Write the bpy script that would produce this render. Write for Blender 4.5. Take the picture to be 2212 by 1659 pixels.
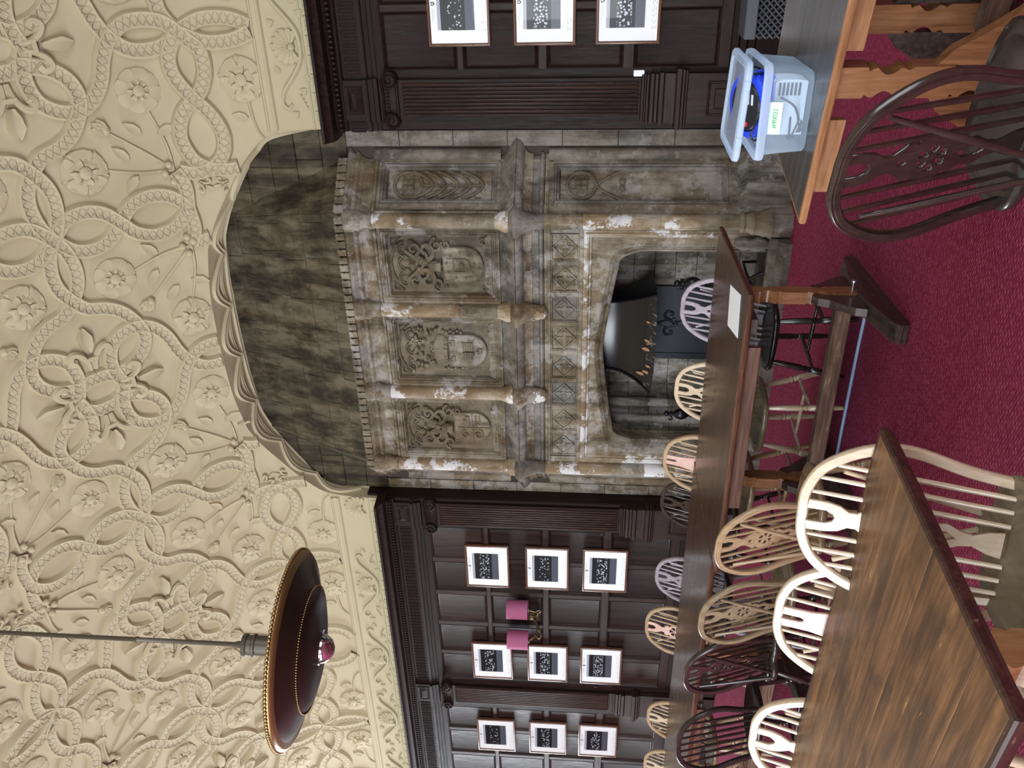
import bpy, bmesh, math, random
from mathutils import Vector, Matrix
random.seed(11)
S = bpy.context.scene
for o in list(bpy.data.objects): bpy.data.objects.remove(o)
COL = S.collection
PI = math.pi

# ------------------------------------------------------------------ camera
cam_d = bpy.data.cameras.new('camera'); cam = bpy.data.objects.new('camera', cam_d); COL.objects.link(cam)
RX = Vector((0.862901, 0.50490757, 0.02168441))      # upright picture's right, in the room
RU = Vector((0.02492556, -0.08537554, 0.99603701))   # upright picture's up
RB = Vector((0.50475794, -0.85894084, -0.08625575))  # backwards
Xc, Yc = -RU, RX                                     # the phone was held sideways: a quarter turn
m = Matrix(((Xc.x, Yc.x, RB.x, 0), (Xc.y, Yc.y, RB.y, 0), (Xc.z, Yc.z, RB.z, 1.48), (0, 0, 0, 1)))
cam.matrix_world = m
cam_d.sensor_fit = 'HORIZONTAL'; cam_d.sensor_width = 36; cam_d.lens = 1790 / 2212 * 36
cam_d.clip_start = 0.05; cam_d.clip_end = 80
S.camera = cam

# ------------------------------------------------------------------ world, light, exposure
S.view_settings.view_transform = 'Standard'; S.view_settings.look = 'None'
S.view_settings.exposure = 0.38; S.view_settings.gamma = 1; S.view_settings.use_curve_mapping = False
w = bpy.data.worlds.new('world'); S.world = w; w.use_nodes = True
w.node_tree.nodes['Background'].inputs[0].default_value = (0.75, 0.86, 1, 1)
w.node_tree.nodes['Background'].inputs[1].default_value = 0.25

def area(name, loc, target, sx, sy, power, col):
    d = bpy.data.lights.new(name, 'AREA'); d.shape = 'RECTANGLE'; d.size = sx; d.size_y = sy; d.energy = power; d.color = col
    o = bpy.data.objects.new(name, d); COL.objects.link(o); o.location = loc
    o.rotation_euler = (Vector(target) - Vector(loc)).to_track_quat('-Z', 'Y').to_euler()
    return o
DAY = (0.86, 0.93, 1.0)
area('end_window_light', (-13.2, 4.5, 2.6), (-3, 4.4, 2.0), 2.6, 3.0, 460, DAY)
for i, (x, p) in enumerate(((-7.2, 250), (-3.9, 235), (-0.6, 150))):
    area('back_window_light', (x, -2.25, 2.35), (x, 6, 1.9), 2.2, 2.7, p, DAY)
area('side_area_light', (3.15, 1.6, 2.4), (-6, 3.0, 1.8), 3.4, 2.6, 110, DAY)  # unseen daylight-coloured area light just inside the right wall

# ------------------------------------------------------------------ materials
def new_mat(name):
    mt = bpy.data.materials.new(name); mt.use_nodes = True
    nt = mt.node_tree; b = nt.nodes['Principled BSDF']
    return mt, nt, b
def N(nt, t, **kw):
    n = nt.nodes.new(t)
    for k, v in kw.items():
        if k.startswith('i_'): n.inputs[k[2:]].default_value = v
        else: setattr(n, k, v)
    return n
def ramp(nt, fac, stops):
    r = nt.nodes.new('ShaderNodeValToRGB'); cr = r.color_ramp
    while len(cr.elements) > 1: cr.elements.remove(cr.elements[-1])
    cr.elements[0].position = stops[0][0]; cr.elements[0].color = (*stops[0][1], 1)
    for p, c in stops[1:]:
        e = cr.elements.new(p); e.color = (*c, 1)
    nt.links.new(fac, r.inputs[0]); return r
def coords(nt, scale=(1, 1, 1), kind='Object', rnd=False):
    tc = nt.nodes.new('ShaderNodeTexCoord'); mp = nt.nodes.new('ShaderNodeMapping')
    mp.inputs['Scale'].default_value = scale
    nt.links.new(tc.outputs[kind], mp.inputs[0])
    if rnd:
        oi = nt.nodes.new('ShaderNodeObjectInfo'); mu = N(nt, 'ShaderNodeMath', operation='MULTIPLY'); mu.inputs[1].default_value = 37
        nt.links.new(oi.outputs['Random'], mu.inputs[0]); nt.links.new(mu.outputs[0], mp.inputs['Location'])
    return mp.outputs[0]
def noise(nt, vec, scale, detail=4, rough=.55, dist=0):
    n = N(nt, 'ShaderNodeTexNoise'); n.inputs['Scale'].default_value = scale; n.inputs['Detail'].default_value = detail
    n.inputs['Roughness'].default_value = rough; n.inputs['Distortion'].default_value = dist
    nt.links.new(vec, n.inputs['Vector']); return n.outputs['Fac']
def bump(nt, b, h, strength=.3, dist=.01):
    bp = nt.nodes.new('ShaderNodeBump'); bp.inputs['Strength'].default_value = strength; bp.inputs['Distance'].default_value = dist
    nt.links.new(h, bp.inputs['Height']); nt.links.new(bp.outputs[0], b.inputs['Normal']); return bp
def mixc(nt, fac, a, b):
    mx = N(nt, 'ShaderNodeMix', data_type='RGBA')
    if isinstance(fac, (int, float)): mx.inputs[0].default_value = fac
    else: nt.links.new(fac, mx.inputs[0])
    for s, v in ((6, a), (7, b)):
        if isinstance(v, tuple): mx.inputs[s].default_value = (*v, 1)
        else: nt.links.new(v, mx.inputs[s])
    return mx.outputs[2]
def simple(name, col, rough=.5, metal=0, spec=.5, coat=0):
    mt, nt, b = new_mat(name)
    b.inputs['Base Color'].default_value = (*col, 1); b.inputs['Roughness'].default_value = rough
    b.inputs['Metallic'].default_value = metal; b.inputs['Specular IOR Level'].default_value = spec
    b.inputs['Coat Weight'].default_value = coat
    v = coords(nt); bump(nt, b, noise(nt, v, 60, 3), .08, .002)
    return mt
def wood(name, dark, mid, light, rough=.35, axis='x', scale=1.0, coat=0.0, bstr=.15, wear=None, blotch=0.0, spec=.5):
    """grain runs along the given object axis"""
    mt, nt, b = new_mat(name)
    sc = {'x': (.7, 9, 9), 'y': (9, .7, 9), 'z': (9, 9, .7)}[axis]
    v = coords(nt, tuple(s * scale for s in sc), rnd=True)
    n1 = noise(nt, v, 2.2, 8, .62, 1.2); n2 = noise(nt, v, 9, 6, .7, .4)
    mx = N(nt, 'ShaderNodeMath', operation='MULTIPLY_ADD'); nt.links.new(n2, mx.inputs[0]); mx.inputs[1].default_value = .45; 
    sub = N(nt, 'ShaderNodeMath', operation='MULTIPLY'); nt.links.new(n1, sub.inputs[0]); sub.inputs[1].default_value = .6
    nt.links.new(sub.outputs[0], mx.inputs[2])
    col = ramp(nt, mx.outputs[0], [(.34, dark), (.5, mid), (.68, light)]).outputs[0]
    if blotch:
        vb = coords(nt, (1.2, 2.6, 2.6) if axis == 'x' else (1.5, 1.5, 1.5), rnd=True)
        nb = ramp(nt, noise(nt, vb, 3.2, 5, .6, .8), [(.42, (0, 0, 0)), (.64, (1, 1, 1))]).outputs[0]
        mm = N(nt, 'ShaderNodeMath', operation='MULTIPLY'); nt.links.new(nb, mm.inputs[0]); mm.inputs[1].default_value = blotch
        col = mixc(nt, mm.outputs[0], col, dark)
    if wear:
        vw = coords(nt, (1.4, 6, 6) if axis == 'x' else ((6, 6, 1.4) if axis == 'z' else (6, 1.4, 6)), rnd=True)
        nw = ramp(nt, noise(nt, vw, 5, 8, .75, .3), [(.62, (0, 0, 0)), (.70, (1, 1, 1))]).outputs[0]
        col = mixc(nt, nw, col, wear)
    nt.links.new(col, b.inputs['Base Color'])
    r = ramp(nt, n2, [(.3, (rough * .8,) * 3), (.7, (min(1, rough * 1.35),) * 3)]); nt.links.new(r.outputs[0], b.inputs['Roughness'])
    b.inputs['Coat Weight'].default_value = coat; b.inputs['Coat Roughness'].default_value = .12; b.inputs['Specular IOR Level'].default_value = spec
    bump(nt, b, n2, bstr, .001)
    return mt
M = {}
M['oak'] = wood('dark_oak', (.007, .0035, .003), (.016, .0075, .006), (.030, .0145, .011), .5, 'z', 1, 0, .15, spec=.18)
M['oak_h'] = wood('dark_oak_rail', (.006, .003, .0027), (.013, .0062, .005), (.025, .012, .0095), .5, 'x', 1, 0, .15, spec=.18)
M['oak_worn'] = wood('dark_oak_worn', (.010, .0045, .0035), (.023, .0105, .008), (.045, .0215, .016), .48, 'z', 1, 0, .15, wear=(.085, .043, .03), spec=.25)
M['oak_worn_h'] = wood('dark_oak_worn_rail', (.010, .0045, .0035), (.023, .0105, .008), (.045, .0215, .016), .48, 'x', 1, 0, .15, wear=(.085, .043, .03), spec=.25)
M['top_dark'] = wood('dark_table_top', (.030, .014, .007), (.055, .026, .013), (.085, .042, .021), .27, 'x', 1, .08, .03, spec=.4)
M['top_warm'] = wood('warm_table_top', (.036, .017, .009), (.13, .058, .023), (.27, .125, .045), .38, 'x', .9, .05, .08, wear=(.42, .21, .08), blotch=.8, spec=.38)
M['top_grey'] = wood('grey_worn_table_top', (.03, .026, .025), (.06, .052, .048), (.11, .10, .095), .3, 'x', 1, .2, .06, blotch=.4)
M['pine'] = wood('orange_pine', (.10, .036, .013), (.27, .115, .045), (.38, .18, .08), .33, 'z', 1, .25, .08, blotch=.25)
M['pine_h'] = wood('orange_pine_rail', (.12, .045, .017), (.31, .135, .055), (.47, .24, .11), .33, 'x', 1, .25, .08, blotch=.25)
M['edge'] = wood('worn_table_edge', (.022, .009, .005), (.065, .024, .012), (.15, .062, .03), .35, 'x', 1, .3, .15, wear=(.36, .22, .13))
M['apron'] = wood('brown_apron_rail', (.04, .016, .009), (.10, .042, .024), (.17, .08, .048), .35, 'x', 1, .2, .1)
M['edge_dark'] = wood('dark_table_edge', (.02, .009, .007), (.04, .014, .010), (.075, .028, .018), .4, 'x', 1, .1, .12, wear=(.22, .13, .08), spec=.3)
M['foot'] = wood('dark_trestle_foot', (.018, .012, .010), (.05, .032, .026), (.10, .066, .052), .35, 'y', 1, .2, .15, wear=(.22, .16, .12))
M['rail_worn'] = wood('worn_trestle_rail', (.03, .016, .012), (.11, .06, .04), (.24, .15, .10), .38, 'x', 1, .1, .2, wear=(.45, .31, .2))
CH = {
 'honey': wood('honey_chair_wood', (.26, .16, .08), (.36, .24, .135), (.44, .31, .185), .3, 'z', 1, .4, .02),
 'pale': wood('sheen_pale_chair_wood', (.42, .30, .19), (.52, .39, .26), (.60, .47, .34), .3, 'z', 1, .9, .02),  # base paler than the wood itself: window sheen partly put into the colour
 'olive': wood('olive_brown_chair_wood', (.16, .115, .06), (.23, .17, .10), (.30, .23, .14), .3, 'z', 1, .4, .02),
 'dark': wood('dark_brown_chair_wood', (.018, .010, .008), (.027, .0145, .0115), (.040, .022, .0175), .24, 'z', 1, .5, .02),
 'mid': wood('mid_brown_chair_wood', (.07, .04, .025), (.11, .062, .04), (.16, .095, .06), .28, 'z', 1, .4, .02),
 'ebony': wood('near_black_chair_wood', (.010, .007, .007), (.017, .012, .011), (.03, .02, .018), .25, 'z', 1, .5, .02),
 'silver': wood('silvery_chair_wood', (.20, .16, .18), (.28, .23, .26), (.38, .33, .37), .22, 'z', 1, .5, .02),  # grey-lilac frame tone; the seat and first chair's legs stay near black
 'rosy': wood('rosy_splat_wood', (.50, .29, .23), (.60, .37, .31), (.70, .48, .41), .3, 'z', 1, .4, .02),
}
M['oak_rib'] = wood('worn_oak_rib', (.014, .006, .005), (.034, .016, .012), (.075, .038, .028), .45, 'z', 1, 0, .1, wear=(.17, .085, .06), spec=.3)
def plaster():
    mt, nt, b = new_mat('cream_plaster')
    v = coords(nt, kind='Object'); n = noise(nt, v, 1.4, 5, .6)
    col = ramp(nt, n, [(.3, (.475, .415, .265)), (.7, (.52, .455, .30))]).outputs[0]
    nt.links.new(col, b.inputs['Base Color']); b.inputs['Roughness'].default_value = .72; b.inputs['Specular IOR Level'].default_value = .25
    bump(nt, b, noise(nt, v, 35, 4), .12, .004); return mt
M['plaster'] = plaster()
def plaster_strap():
    mt, nt, b = new_mat('cream_plaster_strap')     # fine guilloche relief along the strap (UV)
    b.inputs['Base Color'].default_value = (.50, .435, .285, 1); b.inputs['Roughness'].default_value = .7; b.inputs['Specular IOR Level'].default_value = .25
    uv = nt.nodes.new('ShaderNodeUVMap'); sp = nt.nodes.new('ShaderNodeSeparateXYZ'); nt.links.new(uv.outputs[0], sp.inputs[0])
    def sn(mulv, addv=0):
        a = N(nt, 'ShaderNodeMath', operation='MULTIPLY_ADD'); nt.links.new(sp.outputs[0], a.inputs[0]); a.inputs[1].default_value = mulv; a.inputs[2].default_value = addv
        c = N(nt, 'ShaderNodeMath', operation='SINE'); nt.links.new(a.outputs[0], c.inputs[0])
        e = N(nt, 'ShaderNodeMath', operation='MULTIPLY_ADD'); nt.links.new(c.outputs[0], e.inputs[0]); e.inputs[1].default_value = .24; e.inputs[2].default_value = .5
        d = N(nt, 'ShaderNodeMath', operation='SUBTRACT'); nt.links.new(sp.outputs[1], d.inputs[0]); nt.links.new(e.outputs[0], d.inputs[1])
        f = N(nt, 'ShaderNodeMath', operation='ABSOLUTE'); nt.links.new(d.outputs[0], f.inputs[0]); return f.outputs[0]
    mn = N(nt, 'ShaderNodeMath', operation='MINIMUM'); nt.links.new(sn(58), mn.inputs[0]); nt.links.new(sn(58, PI), mn.inputs[1])
    r = ramp(nt, mn.outputs[0], [(0, (1, 1, 1)), (.09, (0, 0, 0))])
    bump(nt, b, r.outputs[0], .8, .007); return mt
M['strap'] = plaster_strap()
def stone(name, a, bcol, c, white=.0, brown=.25, streak=1.0):
    mt, nt, b = new_mat(name)
    g = nt.nodes.new('ShaderNodeNewGeometry'); mp = nt.nodes.new('ShaderNodeMapping'); nt.links.new(g.outputs['Position'], mp.inputs[0]); mp.inputs['Scale'].default_value = (1, 1, 1)
    v = mp.outputs[0]
    mp2 = nt.nodes.new('ShaderNodeMapping'); nt.links.new(g.outputs['Position'], mp2.inputs[0]); mp2.inputs['Scale'].default_value = (4, 4, .7); vs = mp2.outputs[0]
    n1 = noise(nt, v, 4.5, 10, .72, .15); ns = noise(nt, vs, 1.8, 8, .7, .25)
    ad = N(nt, 'ShaderNodeMath', operation='MULTIPLY_ADD'); nt.links.new(ns, ad.inputs[0]); ad.inputs[1].default_value = streak; nt.links.new(n1, ad.inputs[2])
    hv = N(nt, 'ShaderNodeMath', operation='MULTIPLY'); nt.links.new(ad.outputs[0], hv.inputs[0]); hv.inputs[1].default_value = 1 / (1 + streak)
    col = ramp(nt, hv.outputs[0], [(.42, a), (.5, bcol), (.585, c)]).outputs[0]
    oi = nt.nodes.new('ShaderNodeObjectInfo'); rr = ramp(nt, oi.outputs['Random'], [(0, (.66, .64, .60)), (.5, (1, 1, 1)), (1, (1.0, .88, .74))])
    mu = N(nt, 'ShaderNodeMix', data_type='RGBA', blend_type='MULTIPLY'); mu.inputs[0].default_value = .6; nt.links.new(col, mu.inputs[6]); nt.links.new(rr.outputs[0], mu.inputs[7]); col = mu.outputs[2]
    if brown:
        nb = ramp(nt, noise(nt, vs, 1.3, 9, .7, .3), [(.48, (0, 0, 0)), (.58, (brown,) * 3)]).outputs[0]
        col = mixc(nt, nb, col, (.19, .122, .058))
    if white:
        nw = ramp(nt, noise(nt, v, 3.1, 11, .76, .1), [(.535, (0, 0, 0)), (.565, (white,) * 3)]).outputs[0]
        col = mixc(nt, nw, col, (.62, .60, .60))
    nt.links.new(col, b.inputs['Base Color']); b.inputs['Roughness'].default_value = .68; b.inputs['Specular IOR Level'].default_value = .35
    bump(nt, b, noise(nt, v, 28, 8, .7), .35, .006); return mt
M['stone'] = stone('weathered_stone', (.065, .046, .025), (.165, .137, .096), (.30, .265, .205), .24, .38)
M['stone_grey'] = stone('grey_stone', (.07, .062, .052), (.15, .135, .115), (.26, .24, .215), .16, .22)
M['stone_white'] = stone('whitewashed_stone', (.15, .105, .055), (.30, .235, .15), (.46, .41, .34), .95, .75)
M['stone_dark'] = stone('sooty_stone', (.020, .015, .008), (.062, .050, .029), (.13, .112, .075), .0, .0, 2.2)
M['stone_carved'] = stone('carved_stone', (.085, .066, .042), (.155, .127, .086), (.235, .20, .145), .04, .3)
M['stone_recess'] = stone('smoked_recess_stone', (.06, .055, .046), (.17, .16, .135), (.36, .35, .32), .3, .2, 2.4)
M['joint'] = simple('dark_mortar', (.05, .04, .028), .9)
M['iron'] = simple('black_iron', (.008, .009, .011), .28, .3, .6)
M['iron_matt'] = simple('blue_black_iron_plate', (.012, .017, .023), .5, .2, .5)
M['iron_hood'] = simple('black_hood_metal', (.004, .0045, .006), .2, 0, .5, 0)
M['rust'] = simple('bare_rust_patch', (.30, .16, .08), .7)
def band_mat():
    mt, nt, b = new_mat('flaked_hood_rim')
    v = coords(nt, (1.4, 1, 1)); n = noise(nt, v, 14, 8, .75, .8)
    nt.links.new(ramp(nt, n, [(.56, (.010, .010, .012)), (.60, (.17, .14, .11)), (.70, (.32, .2, .12))]).outputs[0], b.inputs['Base Color'])
    b.inputs['Roughness'].default_value = .35; bump(nt, b, n, .4, .004); return mt
M['band'] = band_mat()
def carpet():
    mt, nt, b = new_mat('crimson_woven_carpet')
    v = coords(nt, (1, 1, 1))
    vo = N(nt, 'ShaderNodeTexVoronoi', feature='F1'); vo.inputs['Scale'].default_value = 50; vo.inputs['Randomness'].default_value = .35
    mp = nt.nodes.new('ShaderNodeMapping'); mp.inputs['Scale'].default_value = (.75, 1.5, 1); mp.inputs['Rotation'].default_value = (0, 0, .5); nt.links.new(v, mp.inputs[0]); nt.links.new(mp.outputs[0], vo.inputs['Vector'])
    col = ramp(nt, vo.outputs['Distance'], [(0.0, (.60, .24, .33)), (.15, (.40, .075, .15)), (.38, (.27, .028, .080)), (.75, (.14, .014, .038))]).outputs[0]
    n = noise(nt, v, 1.1, 4); 
    mu = N(nt, 'ShaderNodeMix', data_type='RGBA', blend_type='MULTIPLY'); mu.inputs[0].default_value = .5
    nt.links.new(col, mu.inputs[6]); nt.links.new(ramp(nt, n, [(.3, (.8, .8, .8)), (.7, (1.15, 1.1, 1.1))]).outputs[0], mu.inputs[7])
    nt.links.new(mu.outputs[2], b.inputs['Base Color']); b.inputs['Roughness'].default_value = .85; b.inputs['Specular IOR Level'].default_value = .2
    inv = N(nt, 'ShaderNodeMath', operation='SUBTRACT'); inv.inputs[0].default_value = 1; nt.links.new(vo.outputs['Distance'], inv.inputs[1])
    bump(nt, b, inv.outputs[0], .6, .012); return mt
M['carpet'] = carpet()
M['mat_board'] = simple('white_picture_mount', (.95, .96, .96), .6)
M['frame'] = wood('picture_frame_wood', (.05, .022, .012), (.12, .05, .028), (.22, .10, .055), .3, 'x', 2, .4, .05)
M['print_line'] = simple('pale_grey_print', (.50, .53, .52), .8)
M['crest'] = simple('dark_crest_print', (.05, .06, .06), .8)
def photo():
    mt, nt, b = new_mat('group_photograph_print')
    v = coords(nt, (1, 1, 1), 'Generated', rnd=False)
    sp = nt.nodes.new('ShaderNodeSeparateXYZ'); nt.links.new(v, sp.inputs[0])
    oi = nt.nodes.new('ShaderNodeObjectInfo')
    base = ramp(nt, sp.outputs[2], [(.0, (.10, .11, .14)), (.235, (.12, .13, .16)), (.25, (.012, .013, .016)), (.8, (.015, .016, .02)), (.90, (.02, .02, .025)), (.905, (.45, .46, .52))])
    base.color_ramp.interpolation = 'CONSTANT'
    mp = nt.nodes.new('ShaderNodeMapping'); nt.links.new(v, mp.inputs[0]); mp.inputs['Scale'].default_value = (17, 1, 11)
    mu = N(nt, 'ShaderNodeMath', operation='MULTIPLY'); nt.links.new(oi.outputs['Random'], mu.inputs[0]); mu.inputs[1].default_value = 50
    nt.links.new(mu.outputs[0], mp.inputs['Location'])
    vo = N(nt, 'ShaderNodeTexVoronoi', feature='F1'); vo.inputs['Scale'].default_value = 1; vo.inputs['Randomness'].default_value = .7; nt.links.new(mp.outputs[0], vo.inputs['Vector'])
    dots = ramp(nt, vo.outputs['Distance'], [(.30, (1, 1, 1)), (.42, (0, 0, 0))]).outputs[0]
    band = ramp(nt, sp.outputs[2], [(.0, (0, 0, 0)), (.33, (0, 0, 0)), (.36, (1, 1, 1)), (.70, (1, 1, 1)), (.74, (0, 0, 0))]).outputs[0]
    bx = ramp(nt, sp.outputs[0], [(.0, (0, 0, 0)), (.06, (1, 1, 1)), (.94, (1, 1, 1)), (.97, (0, 0, 0))]).outputs[0]
    a = N(nt, 'ShaderNodeMix', data_type='RGBA', blend_type='MULTIPLY'); a.inputs[0].default_value = 1; nt.links.new(dots, a.inputs[6]); nt.links.new(band, a.inputs[7])
    a2 = N(nt, 'ShaderNodeMix', data_type='RGBA', blend_type='MULTIPLY'); a2.inputs[0].default_value = 1; nt.links.new(a.outputs[2], a2.inputs[6]); nt.links.new(bx, a2.inputs[7])
    nt.links.new(mixc(nt, a2.outputs[2], base.outputs[0], (.62, .64, .70)), b.inputs['Base Color'])
    b.inputs['Roughness'].default_value = .4; return mt
M['photo'] = photo()
def glass():
    mt, nt, b = new_mat('picture_glass'); nt.nodes.remove(b)
    out = nt.nodes['Material Output']; t = nt.nodes.new('ShaderNodeBsdfTransparent'); g = nt.nodes.new('ShaderNodeBsdfGlossy'); g.inputs['Roughness'].default_value = .02
    fr = nt.nodes.new('ShaderNodeFresnel'); fr.inputs[0].default_value = 1.28; mx = nt.nodes.new('ShaderNodeMixShader')
    nt.links.new(fr.outputs[0], mx.inputs[0]); nt.links.new(t.outputs[0], mx.inputs[1]); nt.links.new(g.outputs[0], mx.inputs[2]); nt.links.new(mx.outputs[0], out.inputs[0]); return mt
M['glass'] = glass()
def plastic():
    mt, nt, b = new_mat('clear_frosted_plastic'); out = nt.nodes['Material Output']
    b.inputs['Base Color'].default_value = (.78, .88, 1, 1); b.inputs['Roughness'].default_value = .3; b.inputs['Specular IOR Level'].default_value = .6
    t = nt.nodes.new('ShaderNodeBsdfTransparent'); t.inputs[0].default_value = (.86, .93, 1, 1); mx = nt.nodes.new('ShaderNodeMixShader')
    tl = nt.nodes.new('ShaderNodeBsdfTranslucent'); tl.inputs[0].default_value = (.75, .87, 1, 1); m2 = nt.nodes.new('ShaderNodeMixShader'); m2.inputs[0].default_value = .5
    nt.links.new(b.outputs[0], m2.inputs[1]); nt.links.new(tl.outputs[0], m2.inputs[2])
    mx.inputs[0].default_value = .36; nt.links.new(t.outputs[0], mx.inputs[1]); nt.links.new(m2.outputs[0], mx.inputs[2]); nt.links.new(mx.outputs[0], out.inputs[0])
    return mt, mx
M['plastic'], _ = plastic()
_m2, _x2 = plastic(); _x2.inputs[0].default_value = .72; _m2.name = 'thick_plastic_rim'; M['plastic_rim'] = _m2
M['white_plastic'] = simple('white_appliance_plastic', (.85, .88, .9), .35)
M['label'] = simple('white_paper_label', (.9, .95, .93), .6)
M['green_ink'] = simple('green_ink', (.02, .45, .12), .6)
M['blue'] = simple('blue_reel_plastic', (.015, .06, .75), .3)
M['black_pl'] = simple('black_plastic', (.010, .011, .014), .35)
M['red'] = simple('red_switch', (.8, .05, .04), .4)
M['paper'] = simple('white_paper', (.92, .95, 1.0), .6)
M['pink'] = simple('pink_card_shade', (.36, .095, .19), .8)
M['brass'] = simple('aged_brass', (.22, .16, .085), .35, .9)
M['bronze_dark'] = simple('dark_bronze', (.035, .021, .015), .30, .55)
M['gold'] = simple('bronze_gold_rim', (.33, .22, .09), .32, .85)
M['chrome'] = simple('bright_globe_metal', (.75, .76, .8), .12, 1.0)
M['steel'] = simple('steel_bolt', (.5, .52, .55), .3, .9)
M['cable'] = simple('pale_blue_cable', (.33, .45, .68), .5)
M['rod'] = simple('dull_brown_rod', (.10, .085, .065), .4, .6)
M['grille'] = simple('grey_painted_metal', (.11, .115, .135), .45, .3)
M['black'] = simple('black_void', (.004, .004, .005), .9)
M['grey_wall'] = simple('unseen_panelling', (.20, .16, .13), .7)

# ------------------------------------------------------------------ helpers
class MB:
    def __init__(s): s.v = []; s.f = []; s.uv = {}
    def add(s, vs, fs):
        b = len(s.v); s.v += [tuple(p) for p in vs]; s.f += [tuple(i + b for i in f) for f in fs]
    def box(s, x0, x1, y0, y1, z0, z1, T=None, ch=0.0):
        if ch:
            vs = []
            for z, c in ((z0, ch), (z0 + ch, 0), (z1 - ch, 0), (z1, ch)):
                vs += [(x0 + c, y0 + c, z), (x1 - c, y0 + c, z), (x1 - c, y1 - c, z), (x0 + c, y1 - c, z)]
            fs = [(3, 2, 1, 0), (12, 13, 14, 15)]
            for k in range(3):
                for i in range(4):
                    j = (i + 1) % 4; fs.append((4 * k + i, 4 * k + j, 4 * k + 4 + j, 4 * k + 4 + i))
        else:
            vs = [(x0, y0, z0), (x1, y0, z0), (x1, y1, z0), (x0, y1, z0), (x0, y0, z1), (x1, y0, z1), (x1, y1, z1), (x0, y1, z1)]
            fs = [(3, 2, 1, 0), (4, 5, 6, 7), (0, 1, 5, 4), (1, 2, 6, 5), (2, 3, 7, 6), (3, 0, 4, 7)]
        if T: vs = [T(*p) for p in vs]
        s.add(vs, fs); return s
    def rings(s, rings, cap0=True, cap1=True, closed=True):
        n = len(rings[0]); vs = [p for r in rings for p in r]; fs = []
        for k in range(len(rings) - 1):
            for i in range(n if closed else n - 1):
                j = (i + 1) % n; fs.append((k * n + i, k * n + j, (k + 1) * n + j, (k + 1) * n + i))
        if cap0: fs.append(tuple(range(n - 1, -1, -1)))
        if cap1: fs.append(tuple((len(rings) - 1) * n + i for i in range(n)))
        s.add(vs, fs); return s
    def tube(s, path, r, seg=8, caps=True, flat=1.0):
        path = [Vector(p) for p in path]; rr = r if isinstance(r, (list, tuple)) else [r] * len(path); rg = []; prev = None
        for i, p in enumerate(path):
            t = (path[min(i + 1, len(path) - 1)] - path[max(i - 1, 0)])
            t = t.normalized() if t.length > 1e-9 else Vector((0, 0, 1))
            if prev is None:
                a = Vector((0, 0, 1)) if abs(t.z) < .9 else Vector((1, 0, 0)); u = t.cross(a).normalized()
            else: u = (prev - t * prev.dot(t)).normalized()
            prev = u; w_ = t.cross(u)
            rg.append([p + (u * math.cos(2 * PI * k / seg) + w_ * math.sin(2 * PI * k / seg) * flat) * rr[i] for k in range(seg)])
        return s.rings(rg, caps, caps)
    def lathe(s, prof, c=(0, 0, 0), seg=16, axis='z', d=None):
        rg = []
        if d is not None:
            q = Vector(d).to_track_quat('Z', 'Y')
        for r, h in prof:
            ring = []
            for k in range(seg):
                a = 2 * PI * k / seg; x, y = r * math.cos(a), r * math.sin(a)
                p = (x, y, h) if axis == 'z' else ((h, x, y) if axis == 'x' else (y, h, x))
                if d is not None: p = q @ Vector((x, y, h))
                ring.append((p[0] + c[0], p[1] + c[1], p[2] + c[2]))
            rg.append(ring)
        return s.rings(rg)
    def rod(s, a, b, r, seg=8, r2=None):
        return s.tube([a, b], [r, r if r2 is None else r2], seg)
    def sphere(s, c, r, seg=10, ring=6, sc=(1, 1, 1)):
        rg = []
        for i in range(ring + 1):
            t = PI * i / ring; rr = max(1e-4, math.sin(t)) * r
            rg.append([(c[0] + rr * math.cos(2 * PI * k / seg) * sc[0], c[1] + rr * math.sin(2 * PI * k / seg) * sc[1], c[2] - math.cos(t) * r * sc[2]) for k in range(seg)])
        return s.rings(rg)
    def frame(s, F, x0, x1, z0, z1, prof, fill=True):
        """mitred moulding round a rectangle: prof = (inset, height) pairs, in frame F(u, w, h)"""
        rg = [[F(x0 + i, z0 + i, h), F(x1 - i, z0 + i, h), F(x1 - i, z1 - i, h), F(x0 + i, z1 - i, h)] for i, h in prof]
        return s.rings(rg, False, fill)
    def prism(s, F, outline, h0, h1, taper=0.0):
        cx = sum(p[0] for p in outline) / len(outline); cz = sum(p[1] for p in outline) / len(outline)
        a = [F(x, z, h0) for x, z in outline]; b = [F(cx + (x - cx) * (1 - taper), cz + (z - cz) * (1 - taper), h1) for x, z in outline]
        return s.rings([a, b])
    def mesh(s, name, mat, smooth=False, fix=True):
        me = bpy.data.meshes.new(name); me.from_pydata([tuple(p) for p in s.v], [], s.f)
        if fix:
            bm = bmesh.new(); bm.from_mesh(me); bmesh.ops.recalc_face_normals(bm, faces=bm.faces); bm.to_mesh(me); bm.free()
        if mat is not None: me.materials.append(mat)
        if smooth:
            me.shade_smooth()
            try: me.set_sharp_from_angle(angle=math.radians(smooth if smooth > 1 else 40))
            except Exception: pass
        me.update(); return me
    def build(s, name, mat, parent=None, smooth=False, fix=True, kind=None, label=None):
        return link(name, s.mesh(name, mat, smooth, fix), parent, kind, label)
def link(name, me, parent=None, kind=None, label=None, loc=None, rot=None, scale=None):
    o = bpy.data.objects.new(name, me); COL.objects.link(o)
    if parent is not None: o.parent = parent
    if loc is not None: o.location = loc
    if rot is not None: o.rotation_euler = rot
    if scale is not None: o.scale = scale
    if kind: o['kind'] = kind
    if label: o['label'] = label
    return o
def thing(name, label, cat, loc=(0, 0, 0), rz=0, group=None):
    o = link(name, None, None, None, label, loc, (0, 0, rz)); o['category'] = cat; o.empty_display_size = .1
    if group: o['group'] = group
    return o
def tag(o, label, cat, group=None):
    o['label'] = label; o['category'] = cat
    if group: o['group'] = group
    return o
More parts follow.
